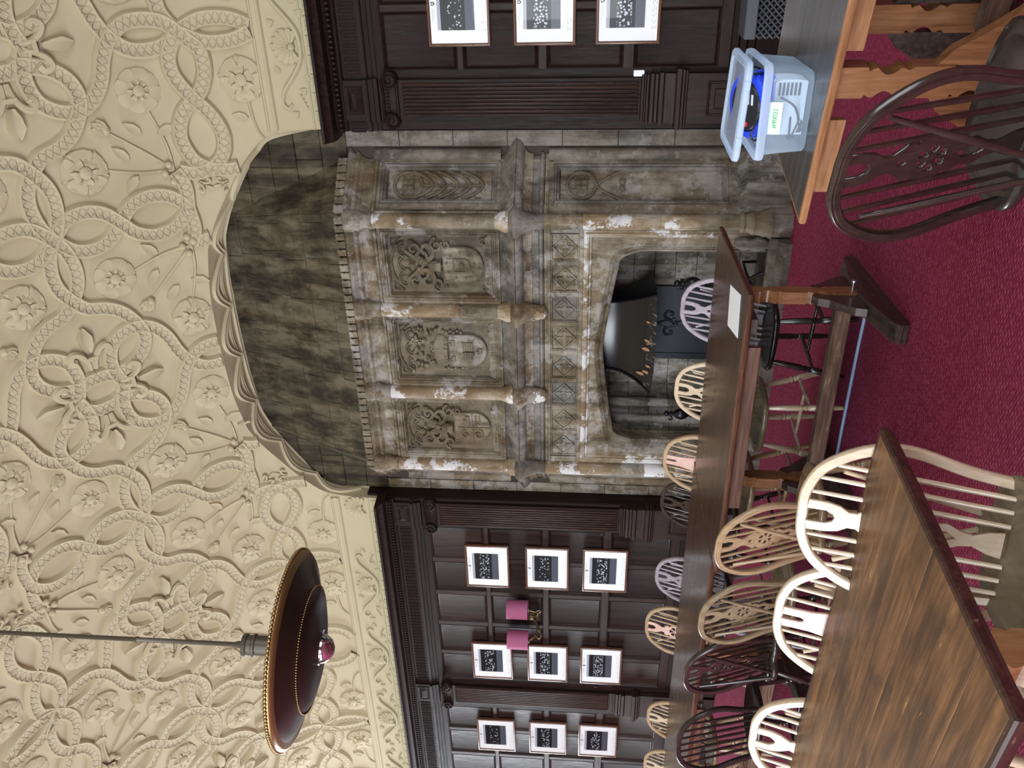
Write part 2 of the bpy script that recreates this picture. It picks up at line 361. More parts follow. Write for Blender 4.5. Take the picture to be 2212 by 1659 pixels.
def kids(o): return [c for c in bpy.data.objects if c.parent == o]
def copy_tree(o, ch, parent=None):
    c = o.copy(); COL.objects.link(c)
    if parent is not None: c.parent = parent
    for k in ch.get(o, []): copy_tree(k, ch, c)
    return c
def bulk(o):                                      # children map of one thing, made once
    mp = {}
    for c in bpy.data.objects:
        if c.parent is not None: mp.setdefault(c.parent, []).append(c)
    return mp
def Fr(o, ux, uz=(0, 0, 1)):
    o = Vector(o); ux = Vector(ux).normalized(); uz = Vector(uz).normalized(); n = ux.cross(uz)   # outward when ux points right as seen from the room
    return lambda u, w_, h=0: o + ux * u + uz * w_ + n * h
def catmull(P, n=6, closed=False):
    if closed: Q = [P[-1]] + list(P) + [P[0], P[1]]
    else: Q = [P[0]] + list(P) + [P[-1]]
    o = []
    for i in range(1, len(Q) - 2):
        for k in range(n):
            t = k / n; p0, p1, p2, p3 = Q[i - 1], Q[i], Q[i + 1], Q[i + 2]
            o.append(tuple(.5 * ((2 * b) + (-a + c) * t + (2 * a - 5 * b + 4 * c - d) * t * t + (-a + 3 * b - 3 * c + d) * t ** 3) for a, b, c, d in zip(p0, p1, p2, p3)))
    if not closed: o.append(tuple(P[-1]))
    return o
def flat_mesh(name, outer, holes, thick, mat, bev=0.0):
    """flat cut-out board with pierced holes, in local XZ"""
    cu = bpy.data.curves.new('tmp', 'CURVE'); cu.dimensions = '2D'; cu.fill_mode = 'BOTH'; cu.extrude = thick / 2; cu.bevel_depth = bev; cu.bevel_resolution = 0
    for pts in [outer] + holes:
        sp = cu.splines.new('POLY'); sp.points.add(len(pts) - 1); sp.use_cyclic_u = True
        for p, q in zip(sp.points, pts): p.co = (q[0], q[1], 0, 1)
    ob = bpy.data.objects.new('tmp', cu); COL.objects.link(ob)
    dg = bpy.context.evaluated_depsgraph_get(); me = bpy.data.meshes.new_from_object(ob.evaluated_get(dg))
    bpy.data.objects.remove(ob); bpy.data.curves.remove(cu); me.name = name
    me.transform(Matrix.Rotation(PI / 2, 4, 'X')); me.materials.clear(); me.materials.append(mat)
    return me
def text_mesh(txt, size, depth, mat, align='CENTER'):
    cu = bpy.data.curves.new('tmp', 'FONT'); cu.body = txt; cu.size = size; cu.extrude = depth; cu.align_x = align; cu.align_y = 'CENTER'
    ob = bpy.data.objects.new('tmp', cu); COL.objects.link(ob)
    dg = bpy.context.evaluated_depsgraph_get(); me = bpy.data.meshes.new_from_object(ob.evaluated_get(dg))
    bpy.data.objects.remove(ob); bpy.data.curves.remove(cu)
    me.transform(Matrix.Rotation(PI / 2, 4, 'X')); me.materials.clear(); me.materials.append(mat); return me
# ------------------------------------------------------------------ room shell
XL, XR, YB = -13.6, 3.6, -2.6
MB().box(XL, XR, YB, 6.9, -.08, 0).build('floor', M['carpet'], kind='structure')
WF = 6.21                                          # face of the oak panelling
FX0, FX1 = -4.94, -1.47                            # the stone chimney breast lies between these
# back of the fireplace wall
wallf = MB()
for a, b in ((XL, FX0), (FX1, XR)): wallf.box(a, b, 6.255, 6.9, 0, 3.55)
wallf.box(FX0, FX1, 6.42, 6.9, 1.6, 5.2); wallf.box(FX0, -4.25, 6.42, 6.9, 0, 1.6); wallf.box(-2.2, FX1, 6.42, 6.9, 0, 1.6)
wall_far = wallf.build('wall_fireplace', M['oak'], kind='structure')
# window wall behind the camera, with real openings and mullions
wb = MB()
wins = [(-8.3, -6.1), (-5.0, -2.8), (-1.7, .5)]
xs = [XL] + [v for p in wins for v in p] + [XR]
for i in range(0, len(xs), 2): wb.box(xs[i], xs[i + 1], YB, YB + .2, 0, 3.8)
for a, b in wins: wb.box(a, b, YB, YB + .2, 0, .95); wb.box(a, b, YB, YB + .2, 3.75, 3.8)
wb.build('wall_window', M['grey_wall'], kind='structure')
for k, (a, b) in enumerate(wins):
    f = MB()
    for x in (a, (2 * a + b) / 3, (a + 2 * b) / 3, b): f.box(x - .04, x + .04, YB + .02, YB + .14, .95, 3.75)
    for z in (.98, 2.6, 3.72): f.box(a, b, YB + .03, YB + .13, z - .04, z + .04)
    f.build('window_%d' % (k + 1), M['grey_wall'], kind='structure')
MB().box(XL - .2, XL, YB, 6.9, 0, 6.3).build('wall_left', M['grey_wall'], kind='structure')
MB().box(XR, XR + .2, YB, 6.9, 0, 6.3).build('wall_right', M['grey_wall'], kind='structure')

# ------------------------------------------------------------------ plaster vault
VP = catmull([(6.22, 3.38), (6.22, 3.75), (6.205, 3.97), (6.16, 4.2), (6.07, 4.42), (5.90, 4.68), (5.58, 4.99), (5.27, 5.25), (4.75, 5.58), (4.1, 5.84), (3.2, 6.02), (2.1, 6.08)], 10)
VP = VP + [(3.62 - (y - .58) if False else 4.2 - y, z) for y, z in VP[-2::-1]]
VS = [0]
for a, b in zip(VP, VP[1:]): VS.append(VS[-1] + math.dist(a, b))
SMAX = VS[-1]
import bisect
def VQ(s):
    i = max(0, min(len(VS) - 2, bisect.bisect_right(VS, s) - 1)); L = VS[i + 1] - VS[i]; t = (s - VS[i]) / L
    (y0, z0), (y1, z1) = VP[i], VP[i + 1]; return y0 + (y1 - y0) * t, z0 + (z1 - z0) * t, (y1 - y0) / L, (z1 - z0) / L
def VF(X, s, h=0):
    y, z, dy, dz = VQ(s); return Vector((X, y - dz * h, z + dy * h))
ARC = [(0, 4.56), (.2, 4.557), (.5, 4.545), (.8, 4.505), (.9, 4.48), (1.09, 4.40), (1.28, 4.29), (1.45, 4.18), (1.57, 4.08), (1.67, 3.97), (1.72, 3.84), (1.745, 3.65), (1.755, 3.38)]
ACX = -3.215
def arc_z(X):
    d = abs(X - ACX)
    if d >= 1.755: return None
    for (a, za), (b, zb) in zip(ARC, ARC[1:]):
        if a <= d <= b: return za + (zb - za) * (d - a) / (b - a)
def s_of_z(z):
    i = next(k for k in range(len(VP) - 1) if VP[k + 1][1] >= z); (y0, z0), (y1, z1) = VP[i], VP[i + 1]
    return VS[i] + (z - z0) / (z1 - z0) * (VS[i + 1] - VS[i])
arc_pts = catmull(ARC, 5)
arch = [(ACX - d, z) for d, z in arc_pts[::-1]] + [(ACX + d, z) for d, z in arc_pts[1:]]       # left spring to right spring
cols = [(XL, None)] + [(XL + (ACX - 1.9 - XL) * k / 28, None) for k in range(1, 29)] + [(ACX - 1.757, None)]
cols += [(x, z) for x, z in arch] + [(ACX + 1.757, None)] + [(ACX + 1.9 + (XR - ACX - 1.9) * k / 18, None) for k in range(0, 19)]
mb = MB(); NR = 90; base = None; rows = []
for x, z in cols:
    s0 = 0 if z is None else s_of_z(z)
    rows.append([VF(x, s0 + (SMAX - s0) * (k / NR) ** 1.35) for k in range(NR + 1)])
mb.rings(rows, False, False, closed=False)
ceiling = mb.build('ceiling', M['plaster'], kind='structure', smooth=60, fix=False)
mb = MB().box(XL, XR, 2.0, 2.2, 6.2, 6.3)
# soffit of the arch: from the vault back to the chimney breast
YS = 6.40
sof = [[(x, VQ(s_of_z(z))[0] - .004, z), (x, YS, z)] for x, z in arch]
MB().rings(sof, False, False, closed=False).build('arch_soffit', M['plaster'], ceiling, smooth=60, fix=False)

# straps: quarter pattern in (d, s): d from the axis of a quatrefoil, s up the vault
AX0, PER, SQ = -.745, 2.4975, 2.225
HB = PER / 2
STRAP = {
 'A': [(HB, 2.225), (1.14, 2.165), (1.0, 2.14), (.88, 2.16), (.775, 2.225)],
 'A2': [(.775, 2.225), (.69, 2.14), (.648, 2.01), (.575, 1.90), (.45, 1.82), (.335, 1.79), (.225, 1.83), (.15, 1.92), (.115, 2.02), (.10, 2.09), (.125, 2.15), (.13, 2.225)],
 'B': [(0, 1.034), (-.07, 1.12), (-.098, 1.24), (-.085, 1.38), (0, 1.495), (.11, 1.565), (.27, 1.625), (.38, 1.71), (.43, 1.82), (.415, 1.94), (.335, 2.05), (.2, 2.09), (.08, 2.07), (0, 2.035)],
 'C': [(HB, 2.225), (1.135, 2.10), (1.11, 1.96), (1.15, 1.84), (HB, 1.74), (1.345, 1.65), (1.395, 1.52), (1.38, 1.38), (1.317, 1.28), (HB, 1.23)],
 'D': [(.955, 1.262), (1.08, 1.212), (HB, 1.225)],
 'E': [(0, 1.034), (.073, 1.093), (.161, 1.132), (.267, 1.129), (.366, 1.083), (.469, 1.01), (.56, .931), (.679, .871), (.781, .862), (.882, .896), (.963, .984), (.99, 1.118), (.955, 1.23)],
 'F': [(0, 1.034), (.056, .977), (.125, .911), (.232, .9), (.325, .919), (.417, .971), (.492, 1.056), (.568, 1.127), (.691, 1.167), (.793, 1.154), (.903, 1.1), (.968, .999), (.989, .873), (.984, .74), (1.03, .62), (1.12, .54)],
 'G': [(0, 1.034), (.038, .96), (.072, .873), (.081, .767), (.066, .641), (.02, .53)],
}
SPROF = [(-.064, 0), (-.056, .026), (-.046, .040), (-.038, .040), (-.031, .032), (.031, .032), (.038, .040), (.046, .040), (.056, .026), (.064, 0)]
def strap_mesh(pts, scale=1.0, lift=0.0):
    """pts (x, s) on the vault -> raised strap; UVs run along it"""
    n = len(SPROF); vs = []; uvs = []; L = 0
    for i, p in enumerate(pts):
        a = pts[max(i - 1, 0)]; b = pts[min(i + 1, len(pts) - 1)]; tx, ts = b[0] - a[0], b[1] - a[1]; q = math.hypot(tx, ts) or 1; nx, ns = -ts / q, tx / q
        if i: L += math.dist(p, pts[i - 1])
        for k, (l, h) in enumerate(SPROF):
            vs.append(tuple(VF(p[0] + nx * l * scale, p[1] + ns * l * scale, h * scale + lift * (h > 0)))); uvs.append((L, (l + .066) / .132))
    fs = []; 
    for i in range(len(pts) - 1):
        for k in range(n - 1): fs.append((i * n + k, i * n + k + 1, (i + 1) * n + k + 1, (i + 1) * n + k))
    me = bpy.data.meshes.new('strap'); me.from_pydata(vs, [], fs); uvl = me.uv_layers.new(name='UVMap')
    for lp in me.loops: uvl.data[lp.index].uv = uvs[lp.vertex_index]
    me.materials.append(M['strap']); me.shade_smooth()
    try: me.set_sharp_from_angle(angle=math.radians(50))
    except Exception: pass
    return me
def in_open(x, s, pad=0.0):
    z = arc_z(x)
    return z is not None and VQ(max(0, s))[1] < z + pad
def split_open(pts):
    runs = []; cur = []
    for p in pts:
        if in_open(*p):
            if len(cur) > 1: runs.append(cur)
            cur = []
        else: cur.append(p)
    if len(cur) > 1: runs.append(cur)
    return runs
cache = {}
for key, P in STRAP.items():
    fine = catmull(P, 5)
    for up in (0, 1):
        q0 = [(d, s if not up else 2 * SQ - s) for d, s in fine]
        for k in range(-1, 5):
            for sg in (1, -1):
                ax = AX0 - PER * k
                pts = [(ax - sg * d, s) for d, s in q0]
                xs_ = [p[0] for p in pts]; smin = min(p[1] for p in pts); smax = max(p[1] for p in pts)
                if min(xs_) > .35 or max(xs_) < -10.2: continue
                if up and max(xs_) > -.9 and smin > 2.9: continue
                if not up and max(xs_) > .3: continue
                touch = any(in_open(x, s, .1) for x, s in pts)
                ck = (key, up, sg)
                if touch:
                    for run in split_open(pts): link('plaster_strap', strap_mesh(run, 1, .004 * (sg > 0)), ceiling)
                else:
                    if ck not in cache: cache[ck] = strap_mesh([(-sg * d, s) for d, s in q0], 1, .004 * (sg > 0))
                    link('plaster_strap', cache[ck], ceiling, loc=(ax, 0, 0))
# motifs, local frame: x = along the wall, y = up the vault, z = out of the plaster
def petal(mb, ang, r0, r1, w_, h, cx=0, cy=0, tip=.85):
    ca, sa = math.cos(ang), math.sin(ang); sec = []
    for t, ww in ((0, .35), (.3, .8), (.65, 1.0), (.88, tip), (1, tip * .45)):
        r = r0 + (r1 - r0) * t; hh = h * (.45 + .55 * math.sin(PI * min(1, t * .9 + .1)))
        sec.append([(cx + r * ca - y * sa, cy + r * sa + y * ca, z) for y, z in ((-w_ * ww, 0), (-w_ * ww * .8, hh), (0, hh * .75), (w_ * ww * .8, hh), (w_ * ww, 0))])
    mb.rings(sec, False, False, closed=False)
    mb.add(sec[-1], [(0, 1, 2, 3, 4)])
def daisy():
    b = MB()
    for k in range(8): petal(b, k * PI / 4 + .2, .045, .155, .064, .030, tip=1.0)
    for k in range(8): petal(b, k * PI / 4 + .55, .03, .085, .024, .036)
    b.lathe([(.042, 0), (.04, .036), (.025, .044), (.001, .046)], seg=14); return b.mesh('daisy', M['plaster'], 45)
def rose():
    b = MB()
    for k in range(5): petal(b, k * 2 * PI / 5 + .3, .05, .155, .088, .034, tip=1.0)
    for k in range(5): petal(b, k * 2 * PI / 5 + .93, .03, .10, .05, .046, tip=1.0)
    for k in range(5): petal(b, k * 2 * PI / 5 + .93, .11, .172, .02, .03, tip=.3)
    b.tube([(.150 * math.cos(a), .150 * math.sin(a), .008) for a in [2 * PI * k / 30 for k in range(31)]], [.013 + .004 * math.sin(k * 2.1) for k in range(31)], 6, caps=False)
    b.lathe([(.045, 0), (.044, .046), (.03, .056), (.001, .058)], seg=12); return b.mesh('rose', M['plaster'], 45)
def bud():
    b = MB()
    for k in (-.45, 0, .45): petal(b, k, -.02, .10 - .02 * abs(k), .034, .04, tip=.5)
    b.sphere((0, 0, .012), .035, 8, 5, (1, 1, .9)); return b.mesh('bud', M['plaster'], 45)
def leaf():
    b = MB(); out = [(0, 0), (.03, .03), (.075, .036), (.115, .012), (.13, 0), (.115, -.014), (.07, -.034), (.028, -.028)]
    n = len(out); b.v = [(x, y, 0) for x, y in out] + [(x * .93 + .004, y * .8, .018) for x, y in out] + [(.06, 0, .006)]
    b.f = [(i, (i + 1) % n, n + (i + 1) % n, n + i) for i in range(n)] + [(n + i, n + (i + 1) % n, 2 * n) for i in range(n)]
    return b.mesh('leaf', M['plaster'], 50)
def fleur(s=1.0):
    b = MB()
    petal(b, 0, .05 * s, .25 * s, .056 * s, .065 * s, tip=.5)
    for sg in (1, -1):
        pth = [(-.10 * s, sg * .02 * s, .015), (-.02 * s, sg * .03 * s, .025), (.05 * s, sg * .07 * s, .03), (.075 * s, sg * .125 * s, .03), (.03 * s, sg * .15 * s, .025), (.0, sg * .12 * s, .02)]
        b.tube(catmull(pth, 4), [.016 * s + .022 * s * (i / 20) for i in range(21)], 6)
    b.box(-.015 * s, .015 * s, -.045 * s, .045 * s, 0, .05 * s); petal(b, PI, 0, .10 * s, .03 * s, .03 * s, tip=.4)
    return b.mesh('fleur', M['plaster'], 45)
MO = {'daisy': daisy(), 'rose': rose(), 'bud': bud(), 'leaf': leaf(), 'fleur': fleur(), 'small_fleur': fleur(.38)}
NM = {'daisy': 'plaster_daisy', 'rose': 'plaster_rose', 'bud': 'plaster_bud', 'leaf': 'plaster_leaf', 'fleur': 'plaster_lily', 'small_fleur': 'small_plaster_lily'}
def motif(kind, x, s, ang, parent=ceiling, scale=1.0):
    if in_open(x, s, .06): return
    y, z, dy, dz = VQ(s); ex = Vector((1, 0, 0)); es = Vector((0, dy, dz)); n = ex.cross(es)
    ca, sa = math.cos(ang), math.sin(ang); a = ex * ca + es * sa; c = -ex * sa + es * ca
    o = link(NM[kind], MO[kind], parent)
    o.matrix_world = Matrix(((a.x, c.x, n.x, x), (a.y, c.y, n.y, y + n.y * .002), (a.z, c.z, n.z, z + n.z * .002), (0, 0, 0, 1))) @ Matrix.Scale(scale, 4)
def stem(pts, r=.011):
    p = [q for q in catmull(pts, 5) if not in_open(*q)]
    if len(p) > 2: MB().tube([VF(x, s, .006) for x, s in p], [r * (1.5 - .9 * i / len(p)) for i in range(len(p))], 6).build('plaster_stem', M['plaster'], ceiling, smooth=60)
SPR = [('1', .361, 1.386), ('bud', .573, 1.697), ('2', .845, 1.886)]
for k in range(-1, 5):
    ax = AX0 - PER * k
    for sg in (1, -1):
        for up in (0, 1):
            g = lambda d, s: (ax - sg * d, s if not up else 2 * SQ - s)
            xx = g(.7, 1.3)[0]
            if xx > .3 or xx < -10.2 or (up and xx > -.9): continue
            us = -1 if up else 1; swap = (sg < 0) ^ bool(up)
            A = lambda da, ds: math.atan2(us * ds, -sg * da)          # direction given in (d, s)
            f1, f2 = ('rose', 'daisy') if swap else ('daisy', 'rose')
            motif(f1, *g(.361, 1.386), .3); motif(f2, *g(.845, 1.886), .9); motif('bud', *g(.59, 1.675), A(-.6, .8))
            nd = (.95, 1.27)
            for tgt, mid in (((.47, 1.36), (.75, 1.28)), ((.62, 1.645), (.80, 1.43)), ((.855, 1.76), (.93, 1.5))):
                stem([g(*nd), g(*mid), g(*tgt)])
            for (d, s, da, ds) in ((.66, 1.43, -.5, .6), (.68, 1.33, -.3, -.8), (.83, 1.56, -.7, .6), (.94, 1.53, .6, .6)): motif('leaf', *g(d, s), A(da, ds), scale=1.2)
            for (d, s) in ((.90, 1.30), (.99, 1.25), (1.03, 1.29), (.96, 1.34)):
                x_, s_ = g(d, s)
                if not in_open(x_, s_, .03):
                    q = VF(x_, s_, .03); MB().sphere(q, .028, 8, 5).build('plaster_knop', M['plaster'], ceiling, smooth=60)
            motif('small_fleur', *g(1.086, 1.08), A(.5, -.6)); motif('small_fleur', *g(1.1, .93), A(.3, .9))
            motif('rose' if not swap else 'daisy', *g(.344, .655), .4)
            stem([g(.40, .62), g(.55, .63), g(.72, .60), g(.80, .54)]); motif('leaf', *g(.62, .65), A(-.2, .9))
        if -10.2 < ax < .3:
            motif('fleur', ax - sg * .30, SQ, 0 if sg < 0 else PI)
            motif('fleur', ax, SQ - sg * .25, -PI / 2 if sg > 0 else PI / 2)
# moulded beam between the strapwork and the shell frieze, stopped at the arch
def sweep_x(x0, x1, prof, name, mat, parent, smooth=40):
    """prof (s, h) on the vault, run along x"""
    return MB().rings([[VF(x0, s, h) for s, h in prof], [VF(x1, s, h) for s, h in prof]], True, True).build(name, mat, parent, smooth=smooth)
BE = [(.44, 0), (.445, .022), (.455, .03), (.465, .03), (.47, .022), (.50, .022), (.505, .03), (.515, .03), (.525, .02), (.53, 0)]
SPANS = [(-10.6, ACX - 1.75), (ACX + 1.75, 1.2)]
for a, b in SPANS: sweep_x(a, b, BE, 'plaster_beam', M['plaster'], ceiling)
for a, b in SPANS: sweep_x(a, b, [(.155, 0), (.157, .008), (.165, .01), (.17, .006), (.172, 0)], 'frieze_fillet', M['plaster'], ceiling)
def shell():
    b = MB()
    for k in range(11):
        a = PI / 2 + (k - 5) * .40; petal(b, a, .015, .115 - .012 * abs(k - 5) * .4, .021, .026, 0, -.01, tip=1.0)
    b.sphere((0, -.02, .01), .024, 8, 5); 
    return b.mesh('shell', M['plaster'], 50)
def scroll():
    b = MB()
    for sg in (1, -1):
        b.tube(catmull([(0, -.10, .006), (sg * .10, -.085, .01), (sg * .20, -.02, .012), (sg * .30, .06, .012), (sg * .39, .085, .012), (sg * .43, .05, .01), (sg * .40, .02, .008)], 5), [.020 - .0004 * i for i in range(31)], 6, flat=1)
        for (x, y, a) in ((.17, .07, 1.9), (.30, -.05, -1.2), (.23, -.09, -1.9), (.12, .02, 2.5), (.46, -.02, 1.0)):
            for t in (-.4, 0, .4): petal(b, a * 1 + t if sg > 0 else PI - a - t, 0, .055, .012, .012, sg * x, y)
        for k in range(4): b.sphere((sg * (.34 + .028 * k), -.055 - .012 * k, .004), .010, 6, 4)
    return b.mesh('scroll', M['plaster'], 50)
MO['shell'] = shell(); MO['scroll'] = scroll(); NM['shell'] = 'plaster_shell'; NM['scroll'] = 'plaster_scrollwork'
def dentil():
    b = MB(); b.frame(lambda u, w_, h=0: (u, w_, h), -.045, .045, -.04, .04, [(0, 0), (.004, .012), (.014, .012), (.02, .004)])
    b.sphere((0, .002, .004), .016, 8, 4, (1, .9, .6)); return b.mesh('frieze_square', M['plaster'], 50)
MO['sq'] = dentil(); NM['sq'] = 'frieze_square'
x = -.875 + 1.05
while x > -10.3:
    if abs(x - ACX) > 1.8: motif('shell', x, .275, 0, scale=1.25)
    if abs(x - ACX) > 2.15: motif('scroll', x, .285, 0)
    x -= 1.05
x = .2
while x > -10.3:
    if abs(x - ACX) > 1.8: motif('sq', x, .10, 0)
    x -= .131
# soffit ornament: scalloped strap and a straight beaded edge
al = [0]
for a, b in zip(arch, arch[1:]): al.append(al[-1] + math.dist(a, b))
TL = al[-1]
def SF(t, dep, h=0):
    i = max(0, min(len(al) - 2, bisect.bisect_right(al, t) - 1)); q = (t - al[i]) / (al[i + 1] - al[i]); (x0, z0), (x1, z1) = arch[i], arch[i + 1]
    L = math.hypot(x1 - x0, z1 - z0); x = x0 + (x1 - x0) * q; z = z0 + (z1 - z0) * q; y0 = VQ(s_of_z(min(4.559, z)))[0]
    return Vector((x + (z1 - z0) / L * h, y0 + (YS - y0) * dep, z - (x1 - x0) / L * h))
def soffit_strap(fn, t0, t1, w_, n=40, hh=.028):
    sec = []
    for k in range(n + 1):
        t = t0 + (t1 - t0) * k / n; d = fn(t); sec.append([SF(t, min(1, max(0, d + o)), h) for o, h in ((-w_, 0), (-w_ * .8, hh), (-w_ * .3, hh * .7), (w_ * .3, hh * .7), (w_ * .8, hh), (w_, 0))])
    MB().rings(sec, False, False, closed=False).build('soffit_strap', M['plaster'], ceiling, smooth=60)
NL = 9; seg = (TL - .5) / NL
for k in range(NL):
    t0 = .25 + k * seg
    soffit_strap(lambda t, t0=t0: .72 - .52 * math.sin(PI * (t - t0) / seg), t0, t0 + seg, .10)
    soffit_strap(lambda t, t0=t0: .70 - .16 * math.sin(PI * (t - t0) / seg), t0, t0 + seg, .05, 20, .018)
soffit_strap(lambda t: .90, .05, TL - .05, .07, 90, .022)
# ------------------------------------------------------------------ oak panelling (parts of the fireplace wall)
W = wall_far
PF = Fr((0, WF, 0), (1, 0, 0))                     # panelling frame: u = X, w = Z, h = out into the room
ROWS = [(2.43, 2.96), (1.85, 2.385), (1.255, 1.79), (.60, 1.18)]
PPROF = [(0, 0), (.006, -.004), (.012, -.012), (.018, -.004), (.024, -.012), (.030, -.014)]
pcache = {}
def panel(x0, x1, z0, z1):
    key = (round(x1 - x0, 3), round(z1 - z0, 3))
    if key not in pcache:
        b = MB().frame(lambda u, w_, h=0: (u, -h, w_), 0, key[0], 0, key[1], PPROF); pcache[key] = b.mesh('panel', M['oak_worn'] if random.random() < .35 else M['oak'], 45, fix=False)
    link('oak_panel', pcache[key], W, loc=(x0, WF, z0))
def oakbox(name, x0, x1, z0, z1, h0, h1, mat='oak_h', ch=.004):
    return MB().box(x0, x1, WF - h1, WF - h0, z0, z1, None, ch).build(name, M[mat], W)
def bay(xa, xb, stiles):
    """xa..xb the bay; stiles = centres of uprights (width .04)"""
    ed = [xa] + [v for s in sorted(stiles) for v in (s - .02, s + .02)] + [xb]
    for i in range(0, len(ed), 2):
        for z0, z1 in ROWS: panel(ed[i], ed[i + 1], z0, z1)
    for i in range(1, len(ed) - 1, 2):
        for z0, z1 in ROWS: oakbox('oak_stile', ed[i], ed[i + 1], z0 - .0, z1, -.03, 0, 'oak_worn')
    for z0, z1 in ((2.385, 2.43), (1.79, 1.85), (1.18, 1.255)): oakbox('oak_rail', xa, xb, z0, z1, -.03, 0, 'oak_worn_h')
    oakbox('oak_rail', xa, xb, 2.96, 3.04, -.03, 0); oakbox('oak_rail', xa, xb, .52, .60, -.03, 0, 'oak_worn_h')
def moulding(name, x0, x1, prof, mat='oak_h', parent=None, ends=True):
    """prof = (z, h) closed outline swept along X"""
    rg = [[PF(x, z, h) for z, h in prof] for x in (x0, x1)]
    return MB().rings(rg, ends, ends).build(name, M[mat], parent or W, smooth=40)
PIL = [-1.245, -5.115, -7.68, -10.24, 1.33]         # fluted pilasters
bay(-1.045, 1.1, [-.635, -.195, .245, .685])
bay(-7.44, -5.285, [-5.715, -6.155, -6.60, -7.04])
bay(-10.0, -7.92, [-8.32, -8.76, -9.2, -9.64])
for x0, x1 in ((-1.47, -1.045), (-5.285, -4.94), (-7.92, -7.44)): oakbox('oak_pilaster_board', x0, x1, .3, 3.04, -.03, 0, 'oak')
for x0, x1 in ((-10.6, FX0), (FX1, 1.6)):
    st = 1 if x0 < -5 else 0
    # architrave, frieze, bed mould, cornice
    moulding('architrave', x0, x1, [(3.02, -.02), (3.02, .014), (3.05, .014), (3.052, .024), (3.085, .024), (3.088, .036), (3.105, .045), (3.115, .045), (3.12, -.02)])
    oakbox('frieze_board', x0, x1, 3.12, 3.275, -.03, .012, 'oak_h')
    moulding('bed_mould', x0, x1, [(3.275, -.02), (3.275, .02), (3.285, .03), (3.295, .03), (3.30, .045), (3.345, .085), (3.35, -.02)])
    moulding('cornice', x0 - (0 if st else .045), x1 + (.045 if st else 0), [(3.345, -.04), (3.345, .10), (3.352, .17), (3.375, .185), (3.39, .20), (3.40, .235), (3.418, .24), (3.43, -.04)], 'oak')
    # egg band, each egg real but joined
    b = MB(); x = x0 + .02
    while x < x1:
        b.sphere((x, WF - .068, 3.318), .017, 6, 4, (.8, .8, 1.25)); x += .036
    b.build('egg_band', M['oak_h'], W, kind='stuff')
# small upright flutes of the frieze
def flute():
    b = MB(); o = [(-.015, .062)] + [(.015 * math.cos(a), .062 - 0 + .012 * math.sin(a)) for a in ()] 
    pts = [(-.014, -.055), (.014, -.055), (.014, .045), (.010, .055), (0, .060), (-.010, .055), (-.014, .045)]
    F = lambda u, w_, h=0: (u, -h, w_)
    rg = [[F(x * k, z * (1 - (1 - k) * .25), h) for x, z in pts] for k, h in ((1.0, .0), (.98, .007), (.62, .007), (.42, .0015))]
    return b.rings(rg, False, True).mesh('flute', M['oak'], 45)
FL = flute(); x = .9; cnt = 0
while x > -10.2 and cnt < 296:
    near = min(abs(x - p) for p in PIL)
    if not (FX0 < x < FX1) and near > .16: link('frieze_flute', FL, W, loc=(x, WF - .012, 3.197)); cnt += 1
    x -= .0455 if x > -5.5 else .0455
def volute(cx, cz, sg):
    pts = []; n = 34
    for i in range(n + 1):
        a = PI / 2 + sg * i / n * 3.6 * PI; r = .062 * (1 - .86 * i / n)
        pts.append(PF(cx - 0 * sg + r * math.cos(a), cz + r * math.sin(a), .075 + .02 * i / n))
    return pts
